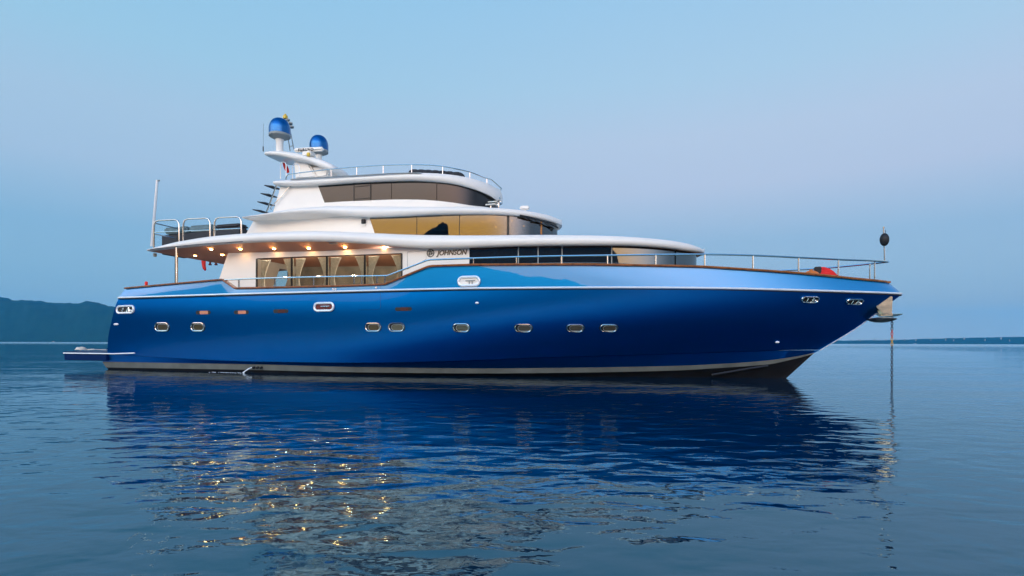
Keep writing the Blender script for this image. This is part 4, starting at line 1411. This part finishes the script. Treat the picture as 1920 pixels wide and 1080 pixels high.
# hoops and flag under the wing
for px0, px1, pt_ in ((526, 536.5, 304), (548.5, 561, 308)):
    P = [hitp(px0, 335, -0.9), hitp(px0, pt_ + 5, -0.9), hitp(px0 + 2.5, pt_, -0.9), hitp(px1 - 2.5, pt_, -0.9), hitp(px1, pt_ + 5, -0.9), hitp(px1, 333, -0.9)]
    MB().tube(P, 0.018, 8).build('hand_hoop', M_STRIP, hard)
mb = MB(); rows_ = []
for k in range(8):
    f = k / 7
    p = hitp(530.5 + 9.5 * f, 302.5 + 21 * f, 0.2)
    r = 0.02 + 0.085 * math.sin(f * 2.6)
    rows_.append([(p[0] + r * math.cos(a), 0.2 + 0.6 * r * math.sin(a), p[2] + 0.3 * r * math.sin(2 * a)) for a in np.linspace(0, 2 * math.pi, 11)[:-1]])
mb.grid(rows_, close_u=True); mb.poly(rows_[0][::-1]); mb.poly(rows_[-1])
p = hitp(530, 298, 0.2)
o = place(mb.build('furled_flag', M_RED, smooth=60), p)
tag(o, 'furled red flag hanging below the mast wing', 'flag')
# open stair up to the hardtop
sa, sb = hitp(500, 397, -1.2), hitp(520, 343, -1.2)
mb = MB()
mb.tube([sa, sb], 0.03, 8)
mb.tube([(sa[0], -0.6, sa[2]), (sb[0], -0.6, sb[2])], 0.03, 8)
stair = mb.build('stair', M_STEEL, yacht)
for i, (px, py) in enumerate(((490, 396.5), (499, 382), (505, 366.5), (512, 351.5))):
    c = hitp(px, py, -0.9)
    rotm = Matrix.Rotation(R(9), 3, 'Y')
    MB().box((c[0], -0.9, c[2]), (0.42, 0.55, 0.035), rotm).build('stair_tread', M_SOFA, stair, bevel=0.01)
P = [hitp(545.5, 350, -1.88), hitp(542, 351, -1.93), hitp(528, 368, -1.93), hitp(509, 388, -1.93), hitp(506.5, 391, -1.93), hitp(510, 392.5, -1.93)]
MB().tube(P, 0.018, 8).build('stair_handrail', M_STEEL, yacht)

# horns and searchlight on the boat deck
p = hitp(925, 380, -0.7)
mb = MB()
for dz_, dx in ((0.05, 0.0), (-0.07, -0.05)):
    prof = [(0.03, 0.0), (0.025, 0.2), (0.035, 0.36), (0.09, 0.46)]
    rows_ = [[(p[0] - 0.22 + dx + z, -0.7 + r * math.cos(a) + dz_ , p[2] + dz_ + r * math.sin(a)) for a in np.linspace(0, 2*math.pi, 15)[:-1]] for r, z in prof]
    mb.grid(rows_, close_u=True); mb.poly(rows_[0])
mb.tube([(p[0] - .1, -0.7, p[2] - 0.05), (p[0] - 0.1, -0.7, zt2(p[0]) - 0.02)], 0.03, 8)
mb.build('air_horn', M_STEEL, yacht)
p = hitp(935, 374, -0.1)
mb = MB().ellipsoid((p[0], -0.1, p[2]), (0.07, 0.11, 0.11), 14, 8).tube([(p[0], -0.1, p[2] - 0.1), (p[0], -0.1, zt2(p[0]))], 0.03, 8)
mb.build('search_light', M_STEEL, yacht)
p = hitp(984, 389, -0.3)
MB().box((p[0], -0.3, p[2] - 0.02), (0.34, 0.2, 0.13)).box((p[0], -0.3, p[2] - 0.14), (0.1, 0.1, 0.16)).build('deck_light', M_WHITE, yacht, bevel=0.03)
# wipers and dark clutter under the boat deck nose
mb = MB()
P = [hit(px, py, lambda x: B2(x) * 0.985) for px, py in ((975, 404), (1000, 409.5), (1020, 415.5), (1040, 423.5), (1047, 428))]
mb.tube(smooth_path(P), 0.03, 6)
for px in (985, 1003, 1022):
    q = hit(px, 404 + (px - 975) * 0.33, lambda x: B2(x) * 0.985); q2 = hit(px + 17, 404 + (px - 975) * 0.33 + 9, Bu_)
    mb.tube([q, q2], 0.018, 6)
mb.build('window_wiper', M_BLACK, yacht)
p = hit(1047, 427, lambda x: B2(x) * 0.96)
MB().lathe([(0.05, -0.08), (0.08, -0.03), (0.08, 0.05), (0.03, 0.08)], (p[0] - 0.05, p[1], p[2]), 12).build('nose_lamp', M_GREY, yacht)

# builder's name on the salon wall
tp_, tq_ = on_y(818, 475, -WM), on_y(877, 473, -WM)
rotn = Matrix.Rotation(-math.atan2(tq_[2] - tp_[2], tq_[0] - tp_[0]), 3, 'Y')
c = (tp_ + tq_) / 2
wd = tq_[0] - tp_[0]
c[2] = on_y(847, 474, -WM)[2]
me = text_mesh('JOHNSON', 0.235, 0.25, 0.006, 0.006, 1.0)
xs_t = [v.co.x for v in me.vertices]; sc = wd * 0.98 / (max(xs_t) - min(xs_t))
me.transform(Matrix.Diagonal((sc, 1.0, 1, 1)))
M_LETTER = pmat('dark_bronze_letter', (0.10, 0.085, 0.065), 0.3, 0.6)
put_text('lettering', me, M_LETTER, (c[0], -WM - 0.012, c[2]), rotn, yacht)
p = on_y(807.5, 474.5, -WM)
mb = MB()
rr = 0.125
mb.tube([(p[0] + rr * math.cos(a), -WM - 0.012, p[2] + rr * math.sin(a)) for a in np.linspace(0, 2 * math.pi, 25)[:-1]], 0.014, 6, closed=True)
for k in range(-2, 3):
    zz = p[2] + k * 0.045
    hw = math.sqrt(max(rr ** 2 - (k * 0.045) ** 2, 0)) * 0.9
    mb.box((p[0] - hw * 0.55, -WM - 0.012, zz), (hw * 0.8, 0.012, 0.016))
for dx in (-0.02, 0.045):
    mb.tube([(p[0] + dx - 0.03, -WM - 0.016, p[2] - 0.07), (p[0] + dx + 0.03, -WM - 0.016, p[2] + 0.09)], 0.015, 6)
mb.tube([(p[0] - 0.08, -WM - 0.016, p[2] + 0.05), (p[0] + 0.06, -WM - 0.016, p[2] + 0.06)], 0.012, 6)
mb.tube([(p[0] + 0.01, -WM - 0.016, p[2] - 0.06), (p[0] + 0.08, -WM - 0.016, p[2] - 0.01)], 0.012, 6)
mb.build('emblem', M_LETTER, yacht)

# ---------------- bow: anchor pocket, anchor, chain, gear on deck
AYo = -0.28
mb = MB()
P = [on_y(px, py, AYo) for px, py in ((1640, 572), (1666, 553.5), (1674, 556), (1673, 586), (1656, 589))]
mb.prism(P, (0, 0.5, 0))
pocket = mb.build('anchor_pocket', M_GOLDSTEEL, yacht, bevel=0.012)
P = [on_y(px, py, AYo + 0.1) for px, py in ((1645, 582), (1656, 588), (1664, 590), (1652, 591), (1648, 589))]
MB().prism(P, (0, 0.3, 0)).build('pocket_lip', M_GOLDSTEEL, pocket, bevel=0.01)
# plough anchor: shank, crown and two broad curved blades
ao = on_y(1657, 594, -0.1)
anchor = thing_at('anchor', ao)
tag(anchor, 'worn steel plough anchor stowed under the bow', 'anchor')
def blade(pxs, y0, y1, sag):
    (la, lb) = pxs
    A, Bq = on_y(*la, (y0 + y1) / 2), on_y(*lb, (y0 + y1) / 2)
    rows_ = []
    for i in range(15):
        t = i / 14
        w = math.sin(math.pi * min(t * 0.94 + 0.03, 1)) ** 0.7
        c_ = A + (Bq - A) * t
        row = []
        for j in range(12):
            a = 2 * math.pi * j / 12
            row.append((c_[0], (y0 + y1) / 2 + (y1 - y0) / 2 * w * math.cos(a), c_[2] + sag * w * math.sin(a) - (0.05 * w if math.sin(a) < 0 else 0)))
        rows_.append(row)
    return rows_
M_BLADE = pmat('dark_anchor_steel', (0.14, 0.13, 0.11), 0.35, 0.9, var=0.2, vscale=5)
r_ = blade(((1626, 599), (1681, 597.5)), -0.45, 0.15, 0.06)
mb = MB().grid(r_, close_u=True); mb.poly(r_[0][::-1]); mb.poly(r_[-1])
shift(mb.build('fluke', M_BLADE, anchor, 50), ao)
r_ = blade(((1652, 591), (1692, 588.5)), 0.1, 0.55, 0.025)
mb = MB().grid(r_, close_u=True); mb.poly(r_[0][::-1]); mb.poly(r_[-1])
shift(mb.build('fluke', M_GOLDSTEEL, anchor, 50), ao)
P = [on_y(px, py, -0.2) for px, py in ((1650, 592), (1660, 585), (1672, 585), (1676, 590), (1672, 592.5), (1656, 593))]
shift(MB().prism(P, (0, 0.3, 0)).build('crown', M_GOLDSTEEL, anchor, bevel=0.02), ao)
s0_, s1_ = on_y(1664, 590, 0), on_y(1650, 570, 0)
shift(MB().tube([s0_, s1_], 0.05, 8).build('shank', M_GOLDSTEEL, anchor), ao)
# chain: real links down to the water
ctop = on_y(1672.5, 597, -0.1)
ln_ = 0.105; pitch = 0.078
nlk = int((ctop[2] + 0.25) / pitch)
chain = thing_at('anchor_chain', (ctop[0], -0.1, 0))
tag(chain, 'dark anchor chain with red and yellow marked links hanging into the sea', 'chain')
M_CRED = pmat('red_chain_paint', (0.60, 0.06, 0.02), 0.5)
M_CYEL = pmat('yellow_chain_paint', (0.62, 0.36, 0.05), 0.5)
segs = {'chain_links': (MB(), M_CHAIN), 'red_links': (MB(), M_CRED), 'yellow_links': (MB(), M_CYEL)}
for i in range(nlk):
    z = ctop[2] - i * pitch
    py = proj((ctop[0], -0.1, z))[1]
    key = 'red_links' if 619 < py < 634 else 'yellow_links' if 634 <= py < 647 else 'chain_links'
    P = []
    for a, b in stadium(ln_, 0.055, 6):
        P.append((b, 0, z + a) if i % 2 == 0 else (0, b, z + a))
    segs[key][0].tube(P, 0.0095, 6, closed=True)
for k_, (mb, mt) in segs.items():
    mb.build(k_, mt, chain)
# red bag, dark box and orange buoy on the foredeck
p = on_y(1548, 512, -0.1); zd = cap.z(p[0]) - 0.30
mb = MB(); rows_ = []
x0_, x1_ = on_y(1531, 515, -0.1)[0], on_y(1572, 517, -0.1)[0]
tops = [(0, 502), (0.12, 500.5), (0.35, 500.5), (0.55, 503), (0.75, 508), (0.92, 515), (1.0, 521)]
for t in np.linspace(0, 1, 13):
    x = x0_ + (x1_ - x0_) * t
    zt_ = on_y(1531 + 41 * t, float(np.interp(t, [a for a, b in tops], [b for a, b in tops])), -0.1)[2]
    hw = 0.42 * (1 - 0.35 * t)
    rows_.append([(x, -0.1 + hw * math.cos(a) * (1 + 0.06 * math.sin(5 * a + 6 * t)), zd + (zt_ - zd) * max(math.sin(a), 0) ** 0.6 if math.sin(a) > 0 else zd) for a in np.linspace(0, 2 * math.pi, 19)[:-1]])
mb.grid(rows_, close_u=True); mb.poly(rows_[0][::-1]); mb.poly(rows_[-1])
org = (p[0], -0.1, zd)
o = place(mb.build('windlass_cover', M_RED, smooth=50), org)
tag(o, 'bright red fabric cover on the foredeck by the bow rail', 'cover')
p = on_y(1533, 506, -0.35)
o = place(MB().box((p[0], -0.35, p[2] - 0.12), (0.18, 0.2, 0.42)).build('deck_box', M_BLACK, bevel=0.02), (p[0], -0.35, p[2] - 0.33))
tag(o, 'small black box against the red cover on the foredeck', 'box')
p = on_y(1521, 519, -0.6)
o = place(MB().ellipsoid((p[0], -0.6, p[2] - 0.05), (0.26, 0.24, 0.25), 24, 14).tube([(p[0], -0.6, p[2] + 0.18), (p[0], -0.6, p[2] + 0.22)], 0.05, 8).build('mooring_buoy', M_ORANGE), (p[0], -0.6, p[2] - 0.3))
tag(o, 'orange buoy lying on the foredeck left of the red cover', 'buoy')

# rope coil on the swim platform
ca = on_y(152, 656, -1.5)
mb = MB(); P = []
for i in range(160):
    a = i / 160 * 2 * math.pi * 5
    r = 0.24 - 0.02 * (i / 32) + 0.02 * math.sin(a * 2.3)
    P.append((ca[0] + r * math.cos(a), -1.5 + r * 0.8 * math.sin(a), zt + 0.04 + 0.022 * (i / 32) + 0.012 * math.sin(a * 3.1)))
tail = []
for i in range(40):
    t = i / 39
    tail.append((ca[0] + 0.2 + 1.15 * t, -1.5 + 0.25 * math.sin(t * 9), zt + 0.045 + 0.035 * abs(math.sin(t * 7)) * (1 - t)))
mb.tube(P + tail, 0.022, 6)
o = place(mb.build('rope_coil', M_ROPE, smooth=60), (ca[0], -1.5, zt))
tag(o, 'white rope coiled on the blue swim platform', 'rope')

# ------------------------------------------------------------------ across the water
def world_at(px, py, D):
    d = wray(px, py)
    return Vector(CAMP + d * D)
M_HWALL = pmat('white_house_wall', (0.25, 0.27, 0.29), 0.7)
M_HROOF = pmat('tiled_house_roof', (0.35, 0.14, 0.09), 0.8)
def small_house(px, py, D, w, label):
    c = world_at(px, py, D)
    t = empty('house', (c.x, c.y, c.z - 5), random.uniform(-.4, .4))
    h = w * 0.45
    MB().box((0, 0, 3 + h / 2), (w, w * 0.8, h + 6)).build('wall', M_HWALL, t)
    a, b = w / 2 * 1.08, w * 0.4 * 1.08
    mb = MB()
    z0, z1 = 6 + h + 0.02, 6 + h + w * 0.22
    mb.prism([(-a, -b, z0), (-a, b, z0), (-a, 0, z1)], (2 * a, 0, 0))
    mb.build('roof', M_HROOF, t)
    tag(t, label, 'house', 'houses on the far coast')
hs = [(1613, 637.5, 5.5), (1640, 636, 6), (1661, 637, 5), (1679, 636.5, 5.5), (1696, 636.5, 7), (1717, 637, 8), (1745, 636.2, 6.5), (1773, 636.4, 7), (1788, 637.5, 6), (1808, 634.5, 8), (1847, 636.5, 6), (1877, 634, 9), (1893, 638, 6)]
lab = ['small white house on the far coast, first one right of the bow', 'small white house on the far coast, left of the anchor chain', 'small white house on the far coast, just left of the anchor chain', 'small white house on the far coast, just right of the anchor chain',
       'small white house on the far coast, second right of the anchor chain', 'pale house on the low coast above the white motorboat', 'pale house on the low coast right of the white motorboat', 'small pale house midway along the right coast',
       'small pale house low on the right coast, sixth from the right edge', 'broad white house on the crest of the right coast', 'small pale house third from the right edge of the coast', 'brightest white house near the right end of the coast', 'rightmost small house, low on the far coast']
for (px, py, w), l_ in zip(hs, lab):
    small_house(px, py, 2290, w * 0.5, l_)
def far_boat(px, py, D, ln, label):
    c = world_at(px, py, D)
    t = empty('motorboat', (c.x, c.y, 0), 0.1)
    rows_ = []
    for i in range(9):
        f = i / 8
        x = -ln / 2 + ln * f
        w = ln * 0.16 * (1 - max(0, (f - .5) / .5) ** 2) + 0.02
        rows_.append([(x, -w, ln * 0.14 + ln * .05 * f), (x, -w * 0.8, -0.1), (x, w * 0.8, -0.1), (x, w, ln * 0.14 + ln * .05 * f)])
    mb = MB().grid(rows_, close_u=True); mb.poly(rows_[0][::-1]); mb.poly(rows_[-1])
    mb.build('hull', M_HWALL, t)
    MB().prism([(-ln * .15, -ln * .09, ln * .16), (ln * .2, -ln * .09, ln * .17), (ln * .1, -ln * .09, ln * .30), (-ln * .12, -ln * .09, ln * .30)], (0, ln * .18, 0)).build('cabin', M_HWALL, t)
    tag(t, label, 'motorboat', 'distant motorboats')
far_boat(100, 641, 1350, 6.5, 'tiny white motorboat at the foot of the left hills')
far_boat(1716, 644, 2000, 12, 'tiny white motorboat under the right coast')

# ------------------------------------------------------------------ the air
def haze():
    m = bpy.data.materials.new('sea_haze'); m.use_nodes = True
    t = m.node_tree; t.nodes.clear()
    v = N(t, 'ShaderNodeVolumePrincipled')
    v.inputs['Color'].default_value = (0.05, 0.50, 1.0, 1)
    v.inputs['Density'].default_value = 0.00019
    o = N(t, 'ShaderNodeOutputMaterial')
    t.links.new(v.outputs[0], o.inputs['Volume'])
    ob = MB().box((0, 0, 124), (8200, 8200, 250)).build('haze', m, smooth=0)
    tag(ob, 'thin blue haze over the sea', 'haze', kind='stuff')
haze()
